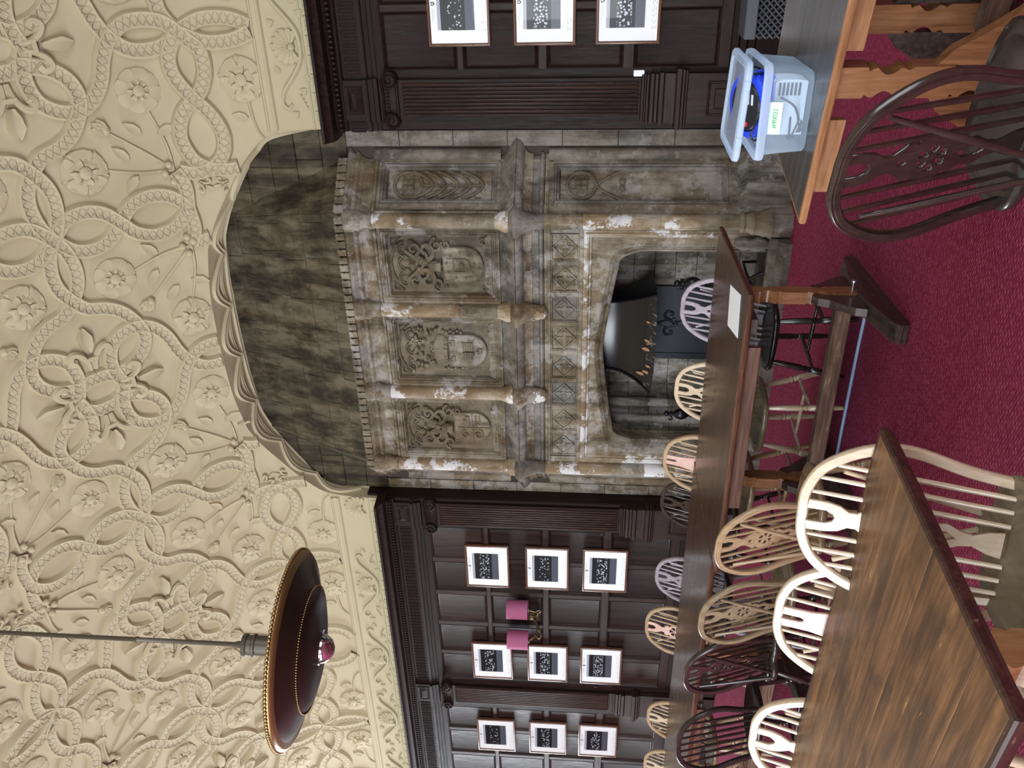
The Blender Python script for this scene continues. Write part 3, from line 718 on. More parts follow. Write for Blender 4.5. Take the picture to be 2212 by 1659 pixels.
def pilaster(x, kx=1.0):
    hw = .15
    oakbox('pilaster_shaft', x - hw + .01, x + hw - .01, 1.12, 2.88, 0, .035, 'oak')
    for k in range(9):                               # nine proud ribs make the flutes
        cx = x - .108 + k * .027
        rg = []
        for z in (1.135, 1.15, 2.82, 2.838): 
            s_ = 1 if z in (1.15, 2.82) else .35
            rg.append([PF(cx + .0085 * math.cos(a), z, .035 + .019 * math.sin(a) * s_) for a in [PI * j / 5 for j in range(6)]])
        MB().rings(rg, True, True).build('pilaster_rib', M['oak_rib'], W, smooth=60)
    b = MB()
    for z0, z1, h in ((1.10, 1.12, .045), (1.085, 1.10, .055), (1.065, 1.085, .05), (1.03, 1.06, .068), (1.0, 1.028, .06), (.965, .998, .085), (.88, .962, .07)): b.box(x - hw - h * .45 + .01, x + hw + h * .45 - .01, WF - h, WF + .01, z0, z1, None, .005)
    b.build('pilaster_base', M['oak_worn_h'], W)
    b = MB()
    for z0, z1, h in ((.845, .882, .115), (.82, .845, .10), (.80, .82, .085)): b.box(x - hw - h * .5, x + hw + h * .5, WF - h, WF + .01, z0, z1, None, .006)
    b.build('pedestal_cap', M['oak_worn_h'], W)
    b = MB().box(x - hw - .02, x + hw + .02, WF - .07, WF + .01, 0, .80, None, .003)
    b.frame(lambda u, w_, h=0: PF(u, w_, h), x - hw + .03, x + hw - .03, .12, .66, [(0, .072), (.006, .080), (.014, .078), (.02, .071), (.05, .0715), (.056, .082)]); b.build('pedestal', M['oak_worn'], W)
    # capital: necking, echinus, scrolls and abacus
    oakbox('capital_neck', x - hw - .005, x + hw + .005, 2.868, 2.885, 0, .055)
    b = MB().box(x - hw, x + hw, WF - .05, WF, 2.885, 2.99, None, .004); b.build('capital_block', M['oak'], W)
    for sg in (-1, 1):
        cx = x + sg * .145
        b = MB().lathe([(.058, 0), (.058, .07), (.05, .078), (.001, .08)], tuple(PF(cx, 2.925, 0)), 18, d=(0, -1, 0)); b.build('capital_volute', M['oak'], W, smooth=50)
        MB().tube(volute(cx, 2.925, sg), [.010 - .00018 * i for i in range(35)], 6).build('volute_scroll', M['oak'], W, smooth=60)
    MB().tube([PF(x + .15 * t, 2.985 - .012 * (1 - t * t), .075) for t in (-1, -.6, -.2, .2, .6, 1)], .010, 6).build('capital_band', M['oak'], W, smooth=60)
    b = MB()
    for k in range(7): b.sphere(PF(x - .075 + .025 * k, 2.945, .052), .012, 6, 4, (.8, .8, 1.3))
    b.build('capital_eggs', M['oak'], W, smooth=60)
    # the entablature breaks forward over the pilaster
    moulding('architrave_break', x - hw, x + hw, [(3.02, 0), (3.02, .044), (3.05, .044), (3.052, .054), (3.085, .054), (3.088, .066), (3.105, .075), (3.115, .075), (3.12, 0)])
    b = MB().box(x - hw + .01, x + hw - .01, WF - .042, WF, 3.12, 3.275); b.frame(lambda u, w_, h=0: PF(u, w_, h), x - .10, x + .10, 3.135, 3.262, [(0, .043), (.006, .050), (.014, .048), (.02, .044), (.05, .062)]); b.build('frieze_block', M['oak'], W)
for x in PIL[:4]: pilaster(x)
# the panelling returns against the stone
for x0, x1 in ((FX0 - .005, FX0 + .004), (FX1 - .004, FX1 + .005)):
    MB().box(x0, x1, WF, 6.40, 0, 3.40).build('oak_return', M['oak'], W)
# dado base: stepped plinth boards
for x0, x1 in ((-10.0, -7.9), (-7.44, -5.27), (-1.06, 1.1)):
    for i, (z0, z1, h) in enumerate(((.47, .52, .02), (.42, .468, .045), (.37, .418, .07), (0, .368, .09))): oakbox('plinth_board', x0, x1, z0, z1, -.03, h, 'oak_h')
# heating grille at the foot of the right bay
t = thing('heating_grille', 'grey metal heating duct with diamond lattice grille along the foot of the panelling', 'radiator', (-.2, 6.05, 0))
MB().box(-.62, 1.2, -.20, .06, .425, .50, None, .006).build('duct_top', M['grille'], t)
MB().box(-.62, 1.2, -.13, .06, 0, .425).build('duct_back', M['black'], t)
MB().box(-.62, 1.2, -.19, -.13, 0, .10, None, .004).build('duct_foot', M['grille'], t)
b = MB(); pitch = .042; x0, x1, z0, z1 = -.62, .75, .10, .43
k = -12
while k * pitch < (x1 - x0) + (z1 - z0):
    for sg in (1, -1):
        a = k * pitch
        if sg > 0: p = [(x0 + a, z0), (x0 + a + (z1 - z0), z1)]
        else: p = [(x0 + a, z1), (x0 + a + (z1 - z0), z0)]
        (ax_, az), (bx, bz) = p
        if ax_ < x0: az += sg * (x0 - ax_); ax_ = x0
        if bx > x1: bz -= sg * (bx - x1); bx = x1
        if bx > ax_ + .005: b.rod((ax_, -.165 - .004 * sg, az), (bx, -.165 - .004 * sg, bz), .0062, 4)
    k += 1
b.build('diamond_lattice', M['grille'], t, kind='stuff')
# door bell push and cream plastic contact on the panelling
o = MB().box(-.02, .02, -.03, 0, -.038, .038, None, .004).build('contact_box', M['paper']); o.location = (-1.078, 6.208, 1.14); tag(o, 'small cream plastic contact box on the dark pilaster beside the flutes', 'sensor')
o = MB().box(-.02, .02, -.008, 0, -.03, .03, None, .003).lathe([(.011, .006), (.011, .014), (.001, .016)], seg=12, d=(0, -1, 0)).build('key_switch', M['bronze_dark']); o.location = (-5.30, 6.21, 1.275); tag(o, 'small dark metal key switch low on the panelling left of the fireplace', 'switch')
o = MB().box(-.02, .02, -.008, 0, -.03, .03, None, .003).lathe([(.011, .006), (.011, .014), (.001, .016)], seg=12, d=(0, -1, 0)).build('key_switch', M['bronze_dark']); o.location = (-7.47, 6.21, 1.275); tag(o, 'small dark metal key switch beside the leftmost fluted pilaster', 'switch')

# ------------------------------------------------------------------ framed photographs
def picture(x0, x1, z0, z1, label, group):
    cx, cz = (x0 + x1) / 2, (z0 + z1) / 2; w2, h2 = (x1 - x0) / 2, (z1 - z0) / 2
    t = thing('framed_photograph', label, 'picture', (cx, WF - .004, cz - h2), 0, group)
    t.rotation_euler.x = -.0; F = lambda u, w_, h=0: (u, -h, w_ + h2)
    MB().frame(F, -w2, w2, -h2, h2, [(0, 0), (0, .030), (.006, .034), (.012, .034), (.018, .028), (.020, .020)], False).build('picture_frame', M['frame'], t, smooth=40)
    b = MB(); b.add([F(-w2 + .018, -h2 + .018, .020), F(w2 - .018, -h2 + .018, .020), F(w2 - .018, h2 - .018, .020), F(-w2 + .018, h2 - .018, .020)], [(0, 1, 2, 3)]); b.build('mount', M['mat_board'], t)
    pw, ph = w2 * .62, h2 * .60; pz = .03
    b = MB().box(-pw, pw, -.0225, -.0215, pz * h2 * 3 - ph + h2, pz * h2 * 3 + ph + h2); b.build('photograph', M['photo'], t)
    # printed crest and rows of names
    cr_ = [(-.011, .013), (.011, .013), (.011, -.002), (.007, -.010), (0, -.015), (-.007, -.010), (-.011, -.002)]
    zc = h2 * 2 - .042
    b = MB(); b.rings([[(x, -.0215, zc + z) for x, z in cr_], [(x, -.0225, zc + z) for x, z in cr_]]); cm = b.build('printed_crest', M['crest'], t)
    b = MB().box(-.005, .005, -.0228, -.0226, zc - .004, zc + .008); b.build('crest_centre', M['mat_board'], cm)
    b = MB()
    for k, z in enumerate((zc + .004, zc - .006)):
        for sg in (-1, 1): b.box(min(sg * .03, sg * (.12 - .02 * k)), max(sg * .03, sg * (.12 - .02 * k)), -.0222, -.0218, z, z + .003)
    for r in range(3):
        x = -w2 * .66
        while x < w2 * .66:
            l = random.uniform(.012, .03); b.box(x, x + l, -.0222, -.0218, .055 - r * .012, .0575 - r * .012); x += l + random.uniform(.012, .03)
    b.build('printed_names', M['print_line'], t, kind='stuff')
    b = MB(); b.add([F(-w2 + .016, -h2 + .016, .026), F(w2 - .016, -h2 + .016, .026), F(w2 - .016, h2 - .016, .026), F(-w2 + .016, h2 - .016, .026)], [(0, 1, 2, 3)]); b.build('picture_glass', M['glass'], t)
    return t
zr = [(2.182, 2.62), (1.588, 2.02), (1.012, 1.452)]
rown = ('top', 'middle', 'bottom')
for xc, n in ((-5.76, 'in the column nearest the fireplace on its left'), (-7.12, 'in the column just left of the pink shades'), (-8.36, 'in the farthest column left of the second pilaster')):
    for k, (a, b_) in enumerate(zr):
        picture(xc - .272, xc + .272, a, b_, 'framed group photograph, %s one %s' % (rown[k], n), 'framed group photographs left of the fireplace')
for k, (a, b_) in enumerate(zr):
    picture(-.885, -.33, a, b_ - .002, 'framed group photograph with wide white mount, %s one right of the fireplace' % rown[k], 'framed group photographs right of the fireplace')

# ------------------------------------------------------------------ wall light with pink shades
t = thing('wall_light', 'brass scroll wall light with three pink card shades between the picture columns', 'wall lamp', (-6.42, WF, 1.95))
b = MB().box(-.05, .05, -.035, 0, -.06, .12, None, .008); b.lathe([(.035, .03), (.03, .05), (.001, .055)], (0, 0, .02), 14, d=(0, -1, 0)); b.build('back_plate', M['brass'], t, smooth=40)
for i, (dx, dy) in enumerate(((.19, -.13), (-.10, -.26), (-.25, -.12))):
    p = [(0, -.04, .0), (dx * .4, dy * .5, -.05), (dx * .8, dy * .85, -.03), (dx, dy, .03)]
    arm = MB().tube(catmull(p, 6), .010, 8).build('arm', M['brass'], t, smooth=60)
    MB().tube(catmull([(dx * .5, dy * .6, -.05), (dx * .75, dy * .7, -.085), (dx * .95, dy * .9, -.07), (dx * .85, dy * .85, -.04)], 6), .007, 8).build('scroll', M['brass'], arm, smooth=60)
    MB().lathe([(.012, 0), (.03, .01), (.03, .016), (.012, .022), (.012, .06)], (dx, dy, .025), 14).build('candle_cup', M['brass'], arm, smooth=40)
    z0 = .045 if i != 1 else .035
    sh = MB(); n = 24
    sh.rings([[(dx + r * math.cos(2 * PI * k / n), dy + r * math.sin(2 * PI * k / n), z) for k in range(n)] for r, z in ((.098, z0), (.098, z0 + .215), (.095, z0 + .215), (.095, z0))], False, False)
    sh.f += [(72 + k, 72 + (k + 1) % n, (k + 1) % n, k) for k in range(n)]
    sh.build('pink_shade', M['pink'], t, smooth=40)

# ------------------------------------------------------------------ hanging bronze dish lamp
LX, LY, LZ = -2.765, 2.42, 2.70
DS = .93
t = thing('pendant_lamp', 'large dark bronze dish uplighter hanging from the vault on a thin rod', 'pendant lamp', (LX, LY, LZ))
MB().lathe([(.075, -.128), (.10, -.122), (.16, -.115), (.22, -.105), (.262, -.092), (.30, -.070), (.36, -.045), (.42, -.018), (.445, 0), (.435, .006), (.40, -.006), (.25, -.075), (.05, -.10), (.001, -.10)], seg=72).build('dish', M['bronze_dark'], t, smooth=50)
def bead_ring(r, z, n, br, name, mat):
    b = MB()
    for k in range(n): a = 2 * PI * k / n; b.sphere((r * math.cos(a), r * math.sin(a), z), br, 6, 4)
    b.build(name, mat, t, smooth=60, kind='stuff')
bead_ring(.448, .002, 150, .0095, 'beaded_rim', M['gold']); bead_ring(.286, -.083, 150, .0045, 'inner_bead_ring', M['gold'])
MB().lathe([(.428, -.020), (.441, -.006), (.447, -.004), (.446, -.012), (.430, -.024)], seg=72).build('rim_band', M['gold'], t, smooth=50)
MB().lathe([(.066, -.118), (.068, -.130), (.062, -.150), (.045, -.172), (.022, -.184), (.001, -.187)], seg=28).build('globe_cap', M['chrome'], t, smooth=60)
b = MB()
for k in range(3): a = 2 * PI * k / 3 + .5; b.lathe([(.006, 0), (.006, .02), (.001, .022)], (.072 * math.cos(a), .072 * math.sin(a), -.128), 8, d=(math.cos(a), math.sin(a), -.3))
b.build('fixing_screw', M['steel'], t)
MB().lathe([(.001, -.09), (.046, -.09), (.046, .175), (.052, .18), (.052, .19), (.046, .195), (.046, .215), (.052, .22), (.050, .238), (.02, .242), (.001, .242)], seg=24)  .build('lamp_holder', M['rod'], t, smooth=40)
for o_ in kids(t): o_.rotation_euler = (math.radians(3.3), math.radians(3.7), 0); o_.scale = (DS, DS, DS)
MB().lathe([(.012, .20), (.016, .25), (.010, .27), (.010, .70), (.013, .705), (.013, .715), (.010, .72), (.010, 3.34)], seg=12).build('hanging_rod', M['rod'], t, smooth=50)
MB().lathe([(.05, 3.30), (.045, 3.35), (.012, 3.30)], seg=16).build('ceiling_rose', M['brass'], t)
# ------------------------------------------------------------------ stone chimneypiece
XC = -3.23; YW = 6.37; YFr = 6.0
fp = thing('stone_fireplace', 'tall weathered stone fireplace with carved shields, smoke hood wall and canted sides', 'fireplace', (XC, 6.2, 0))
fp.location = (0, 0, 0)
def sb(name, x0, x1, y0, y1, z0, z1, mat='stone', ch=.004): return MB().box(x0, x1, y0, y1, z0, z1, None, ch).build(name, M[mat], fp)
FRONT = Fr((0, YFr, 0), (1, 0, 0))
# plan of the body: wall, right cant, front, left cant, wall (symmetric about XC)
PR_ = [(XC + 1.50, YW), (XC + 1.17, YFr + .03)]       # right cant from wall to front corner
def cant(sg):
    a = Vector((XC + sg * 1.50, YW - .02, 0)); b = Vector((XC + sg * 1.17, YFr + .03, 0))
    return (Fr(b, a - b), (a - b).length) if sg > 0 else (Fr(a, b - a), (a - b).length)
def blocks(F, quad, rows, wid, mat, th=.012, gap=.0016, name='stone_block', jit=.0, seed=1):
    """stone courses on the quad ((u,w) x4: bottom-left, bottom-right, top-right, top-left)"""
    rnd = random.Random(seed); (a, b, c, d) = quad
    L = lambda p, q, t: (p[0] + (q[0] - p[0]) * t, p[1] + (q[1] - p[1]) * t)
    for r in range(rows):
        v0, v1 = r / rows, (r + 1) / rows
        wd = math.dist(L(a, d, (v0 + v1) / 2), L(b, c, (v0 + v1) / 2))
        n = max(1, round(wd / wid)); cuts = [0] + [min(.97, max(.03, (k + (.5 if r % 2 else 0) * (n > 1) + rnd.uniform(-.12, .12)) / (n + (.5 if r % 2 and n > 1 else 0)))) for k in range(1, n + (1 if r % 2 and n > 1 else 0))] + [1]
        cuts = sorted(set(round(x, 3) for x in cuts))
        for u0, u1 in zip(cuts, cuts[1:]):
            P = [L(L(a, b, u), L(d, c, u), v) for u, v in ((u0, v0), (u1, v0), (u1, v1), (u0, v1))]
            cx = sum(p[0] for p in P) / 4; cz = sum(p[1] for p in P) / 4
            t = th + rnd.uniform(-.003, .003)
            def ins(g): return [(p[0] + math.copysign(min(g, abs(cx - p[0]) * .45), cx - p[0]), p[1] + math.copysign(min(g, abs(cz - p[1]) * .45), cz - p[1])) for p in P]
            o, i = ins(gap), ins(gap + .004)
            MB().rings([[F(x, z, -.01) for x, z in o], [F(x, z, t - .004) for x, z in o], [F(x, z, t) for x, z in i]], False, True).build(name, M[mat], fp)
# wall strips beside the cants, courses of ashlar
WFr = Fr((0, YW + .005, 0), (1, 0, 0))
MB().box(FX0, -4.3, YW + .012, YW + .05, 0, 1.5).box(-2.16, FX1, YW + .012, YW + .05, 0, 1.5).box(FX0, -4.35, YW + .012, YW + .05, 1.5, 5.0).box(-2.1, FX1, YW + .012, YW + .05, 1.5, 5).box(-4.4, -2.0, YW + .012, YW + .05, 1.5, 5.0).build('mortar_bed', M['joint'], fp)
blocks(WFr, ((-1.63, .0), (FX1, .0), (FX1, 3.36), (-1.63, 3.36)), 8, .6, 'stone_grey', seed=3)
blocks(WFr, ((FX0, .0), (-4.83, .0), (-4.83, 3.36), (FX0, 3.36)), 8, .6, 'stone', seed=4)
# upper sooty wall right and left of the hood
blocks(WFr, ((-2.2, 3.36), (FX1, 3.36), (FX1, 4.62), (-2.2, 4.62)), 6, .30, 'stone_dark', seed=5)
blocks(WFr, ((FX0, 3.36), (-4.2, 3.36), (-4.2, 4.62), (FX0, 4.62)), 6, .30, 'stone_dark', seed=6)
# the tapering hood: front facet and two side facets of coursed blocks
hb = dict(r2=Vector((-1.71, YW, 3.36)), r1=Vector((-2.05, 6.045, 3.36)), l1=Vector((-4.41, 6.045, 3.36)), l2=Vector((-4.75, YW, 3.36)), tr=Vector((-2.22, 6.395, 4.56)), tl=Vector((-4.24, 6.395, 4.56)))
def facet(p0, p1, p2, p3, rows, wid, seed):
    ux = (p1 - p0).normalized(); n = ux.cross((p3 - p0)).normalized(); uz = n.cross(ux)
    F = lambda u, w_, h=0: p0 + ux * u + uz * w_ + n * h
    q = [(Vector(p) - p0) for p in (p0, p1, p2, p3)]; quad = [(v.dot(ux), v.dot(uz)) for v in q]
    MB().add([p - n * .004 for p in (p0, p1, p2, p3)], [(0, 1, 2, 3)]) if False else None
    b = MB(); b.add([p - n * .001 for p in (p0, p1, p2, p3)], [(0, 1, 2, 3)]); b.build('mortar_bed', M['joint'], fp)
    blocks(F, quad, rows, wid, 'stone_dark', .006, .0022, seed=seed)
facet(hb['l1'], hb['r1'], hb['tr'], hb['tl'], 6, .36, 8)
facet(hb['r1'], hb['r2'], hb['tr'] + (hb['r2'] - hb['r1']).normalized() * .05, hb['tr'], 6, .4, 9)
facet(hb['l2'], hb['l1'], hb['tl'], hb['tl'] - (hb['l1'] - hb['l2']).normalized() * .05, 6, .4, 10)

# --- profile runs that follow the plan (wall, cant, front, cant, wall)
def plan_run(name, prof, mat='stone', off=0.0, parent=fp, x_wall=1.62, smooth=35):
    """prof = closed (projection, z); mitred around the canted plan"""
    P = [Vector((XC + x_wall, YW)), Vector((XC + 1.50, YW)), Vector((XC + 1.17, YFr + .03)), Vector((XC + 1.12, YFr)), Vector((XC - 1.12, YFr)), Vector((XC - 1.17, YFr + .03)), Vector((XC - 1.50, YW)), Vector((XC - x_wall, YW))]
    P = [P[1] + Vector((.0, .0)), P[2], P[5], P[6]]
    Pn = []
    ds = [(P[i + 1] - P[i]).normalized() for i in range(3)]
    ns = [Vector((d.y, -d.x)) * -1 for d in ds]         # outward
    ns = [n if n.y < 0 else -n for n in ns]
    rg = []
    for i, p in enumerate(P):
        if i == 0: m_ = Vector((1 / max(.2, abs(ns[0].x)), 0)) if False else ns[0] / 1.0; a = Vector((ns[0].x, ns[0].y)); m_ = Vector((1, 0)) * (1 / a.x)
        elif i == 3: m_ = Vector((-1, 0)) * (1 / -ns[2].x)
        else: m_ = (ns[i - 1] + ns[i]); m_ = m_ / m_.dot(ns[i]) 
        rg.append([(p.x + m_.x * q, p.y + m_.y * q, z) for q, z in prof])
    return MB().rings(rg, True, True).build(name, M[mat], parent, smooth=smooth)
# core so nothing shows through
core = MB()
def plan_poly(o): return [(XC + 1.50 + o, YW + .02), (XC + 1.17 + o * .6, YFr + .03 - o), (XC - 1.17 - o * .6, YFr + .03 - o), (XC - 1.50 - o, YW + .02)]
core.rings([[(x, y, z) for x, y in plan_poly(-.035)] for z in (1.52, 3.36)])
core.build('masonry_core', M['stone'], fp)
# cresting, cornice and strings
plan_run('crest_string', [(-.05, 3.315), (.055, 3.315), (.07, 3.335), (.05, 3.352), (-.05, 3.352)])
plan_run('upper_cornice', [(-.05, 3.225), (.015, 3.225), (.02, 3.245), (.04, 3.262), (.045, 3.285), (.03, 3.292), (.05, 3.315), (-.05, 3.315)])
plan_run('cavetto_band', [(-.05, 3.135), (.018, 3.135), (.005, 3.15), (.0, 3.19), (.012, 3.225), (-.05, 3.225)], 'stone')
plan_run('upper_string', [(-.05, 3.10), (.012, 3.10), (.03, 3.112), (.028, 3.13), (.01, 3.138), (-.05, 3.138)])
plan_run('ledge_weathering', [(-.05, 2.02), (.115, 2.02), (.13, 2.028), (.10, 2.06), (.03, 2.12), (.012, 2.15), (-.05, 2.15)], 'stone_grey')
plan_run('ledge_roll', [(-.05, 1.965), (.07, 1.965), (.095, 1.98), (.115, 2.0), (.12, 2.022), (-.05, 2.022)], 'stone_grey')
plan_run('ledge_hollow', [(-.05, 1.90), (.03, 1.90), (.035, 1.935), (.06, 1.965), (-.05, 1.965)])
plan_run('ledge_lower_roll', [(-.05, 1.81), (.025, 1.81), (.038, 1.822), (.038, 1.84), (.02, 1.85), (.015, 1.90), (-.05, 1.90)], 'stone_grey')
plan_run('ledge_fillet', [(-.05, 1.775), (.028, 1.775), (.034, 1.79), (.028, 1.805), (-.05, 1.81)])
# merlons of the cresting, each its own little stone
mer = [(0, 0), (.044, 0), (.044, .03), (.038, .036), (.046, .062), (.030, .070), (.012, .064), (0, .07)]
def merlon_run(F, length, n):
    for k in range(n):
        p = length / n; u0 = k * p + .004; s_ = (p - .010) / .046
        MB().rings([[F(u0 + x * s_, 3.352 + z, h) for x, z in mer] for h in (-.01, .05)]).build('cresting_stone', M['stone'], fp)
merlon_run(Fr((XC - 1.17, YFr + .02, 0), (1, 0, 0)), 2.34, 36)
for sg in (1, -1):
    F, L = cant(sg); merlon_run(F, L, 7)
# colonnettes
def shaft(x, y, z0, z1, r, mat, name='colonnette', cut=4):
    zs = [z0 + (z1 - z0) * k / cut for k in range(cut + 1)]
    for a, b in zip(zs, zs[1:]): MB().lathe([(r - .002, a), (r, a + .003), (r, b - .003), (r - .002, b)], (x, y, 0), 20).build('shaft_drum', M[mat if random.random() < .65 else 'stone'], fp, smooth=50)
CX4 = [XC + 1.135, XC + .385, XC - .385, XC - 1.135]
for i, x in enumerate(CX4):
    outer = i in (0, 3); y = 5.985
    shaft(x, y, 2.17, 3.12, .058, 'stone_white', cut=3)
    MB().lathe([(.058, 3.115), (.068, 3.125), (.062, 3.14), (.055, 3.16), (.066, 3.20), (.080, 3.22), (.082, 3.24), (.07, 3.245), (.085, 3.27), (.09, 3.33)], (x, y, 0), 16).build('capital', M['stone'], fp, smooth=40)
    MB().lathe([(.085, 2.07), (.088, 2.10), (.075, 2.13), (.066, 2.15), (.058, 2.175)], (x, y, 0), 16).build('shaft_base', M['stone_white'], fp, smooth=40)
    MB().lathe([(.055, 1.80), (.066, 1.83), (.060, 1.86), (.075, 1.93), (.10, 1.975), (.135, 2.01), (.14, 2.03), (.09, 2.07)], (x, y, 0), 16).build('ledge_boss', M['stone_grey'] if outer else M['stone'], fp, smooth=40)
    if outer:
        shaft(x, y, .36, 1.80, .060, 'stone_white', cut=5)
        MB().lathe([(.060, .37), (.075, .36), (.078, .34), (.068, .325), (.085, .28), (.092, .27), (.088, .25), (.098, .21), (.105, .20), (.105, .17), (.118, .15), (.118, .14)], (x, y, 0), 16).build('column_base', M['stone'], fp, smooth=40)
        MB().lathe([(.118, .0), (.118, .145), (.11, .15)], (x, y, 0), 8).build('octagonal_plinth', M['stone_grey'], fp)
    else:
        b = MB(); F = Fr((x, 5.965, 1.85), (1, 0, 0)); F2 = lambda u, w_, h=0: F(u, w_, h)
        b.prism(F2, [(0, -.085), (.03, -.07), (.045, -.04), (.03, -.02), (.06, -.01), (.055, .03), (.025, .035), (.03, .06), (0, .05), (-.03, .06), (-.025, .035), (-.055, .03), (-.06, -.01), (-.03, -.02), (-.045, -.04), (-.03, -.07)], -.02, .05, .35)
        for sg in (-1, 1): b.tube([F(sg * (.035 + .018 * math.cos(a)), .035 + .018 * math.sin(a), .03) for a in [k * .8 for k in range(8)]], .007, 6)
        b.build('leaf_corbel', M['stone_white'], fp, smooth=50)

# --- panels
TP = [(0, .012), (.006, .012), (.012, .004), (.020, .010), (.026, .010), (.034, -.008), (.044, -.004), (.050, -.018), (.058, -.050)]
def stone_panel(F, x0, x1, z0, z1, prof=TP, mat='stone', fill='stone_carved'):
    MB().frame(F, x0, x1, z0, z1, prof, False).build('panel_moulding', M[mat], fp, smooth=30)
    i, h = prof[-1]; b = MB(); b.add([F(x0 + i, z0 + i, h), F(x1 - i, z0 + i, h), F(x1 - i, z1 - i, h), F(x0 + i, z1 - i, h)], [(0, 1, 2, 3)]); b.build('panel_field', M[fill], fp)
def arc_pts2(cx, cz, r, a0, a1, n=10): return [(cx + r * math.cos(a0 + (a1 - a0) * k / n), cz + r * math.sin(a0 + (a1 - a0) * k / n)) for k in range(n + 1)]
def rib(b, F, pts, r, h): b.tube([F(x, z, h) for x, z in pts], r, 6)
def rosette(b, F, cx, cz, r, h):
    for k in range(5):
        a = 2 * PI * k / 5; b.sphere(F(cx + r * .55 * math.cos(a), cz + r * .55 * math.sin(a), h), r * .48, 7, 5)
    b.sphere(F(cx, cz, h + r * .25), r * .4, 7, 5)
    b.tube([F(cx + r * 1.05 * math.cos(a), cz + r * 1.05 * math.sin(a), h - .004) for a in [k * PI / 7 for k in range(15)]], r * .16, 5)
def cusped_head(F, x0, x1, z1, h):
    """cusps and berries across the top of a panel; returns nothing"""
    w_ = x1 - x0; b = MB()
    for i in range(3):
        cx = x0 + w_ * (.24 + .26 * i)
        rib(b, F, arc_pts2(cx, z1 - .125, w_ * .125, .1, PI - .1), .011, h)
        rib(b, F, arc_pts2(cx, z1 - .118, w_ * .075, .0, PI), .008, h - .006)
    rib(b, F, arc_pts2(x0 + w_ / 2, z1 - .30, w_ * .60, PI * .30, PI * .70, 14), .012, h)
    for sg in (-1, 1):
        cx = x0 + w_ / 2 + sg * w_ * .37; rib(b, F, [(cx - .03, z1 - .02), (cx + .03, z1 - .02), (x0 + w_ / 2 + sg * w_ * .46, z1 - .10), (cx - .03, z1 - .02)], .006, h)
    b.build('cusped_tracery', M['stone_carved'], fp, smooth=60)
    b = MB()
    for i in range(4):
        cx = x0 + w_ * (.14 + .24 * i); cz = z1 - .155 + (.02 if i in (1, 2) else -.025); rosette(b, F, cx, cz, .024, h + .012)
    b.build('tracery_roses', M['stone_carved'], fp, smooth=60, kind='stuff')
def letters(F, txt, cx, cz, size, ang, h, mat='stone'):
    me = text_mesh(txt, size, .004, M[mat]); o = link('carved_letters', me, fp)
    ex = (F(1, 0, 0) - F(0, 0, 0)); ez = (F(0, 1, 0) - F(0, 0, 0)); n = F(0, 0, 1) - F(0, 0, 0); ca, sa = math.cos(ang), math.sin(ang); a = ex * ca + ez * sa; c = -ex * sa + ez * ca; p = F(cx, cz, h)
    o.matrix_world = Matrix(((a.x, -n.x, c.x, p.x), (a.y, -n.y, c.y, p.y), (a.z, -n.z, c.z, p.z), (0, 0, 0, 1)))
def curl(b, F, cx, cz, r, a0, turns, h, tk, sg=1):
    n = 22; pts = []
    for i in range(n + 1):
        a = a0 + sg * turns * 2 * PI * i / n; q = r * (1 - .8 * i / n); pts.append(F(cx + q * math.cos(a), cz + q * math.sin(a), h + .010 * i / n))
    b.tube(pts, [tk * (1.1 - .5 * i / n) for i in range(n + 1)], 6)
SHW = .125
def shield_outline(w_, hgt, cx, cz):
    pts = [(cx - w_, cz + hgt), (cx + w_, cz + hgt), (cx + w_, cz - hgt * .15)]
    pts += [(cx + w_ * math.cos(a), cz - hgt * .15 - hgt * .85 * math.sin(a)) for a in [PI * k / 10 for k in range(1, 10)]] + [(cx - w_, cz - hgt * .15)]
    return pts
def scroll_ribbon(F, parts, h):
    b = MB()
    for (x0, z0, x1, z1, hw) in parts:
        dx, dz = x1 - x0, z1 - z0; L = math.hypot(dx, dz); nx, nz = -dz / L * hw, dx / L * hw
        b.prism(F, [(x0 - nx, z0 - nz), (x1 - nx, z1 - nz), (x1 + nx, z1 + nz), (x0 + nx, z0 + nz)], h - .03, h, .03)
    b.build('motto_scroll', M['stone'], fp)
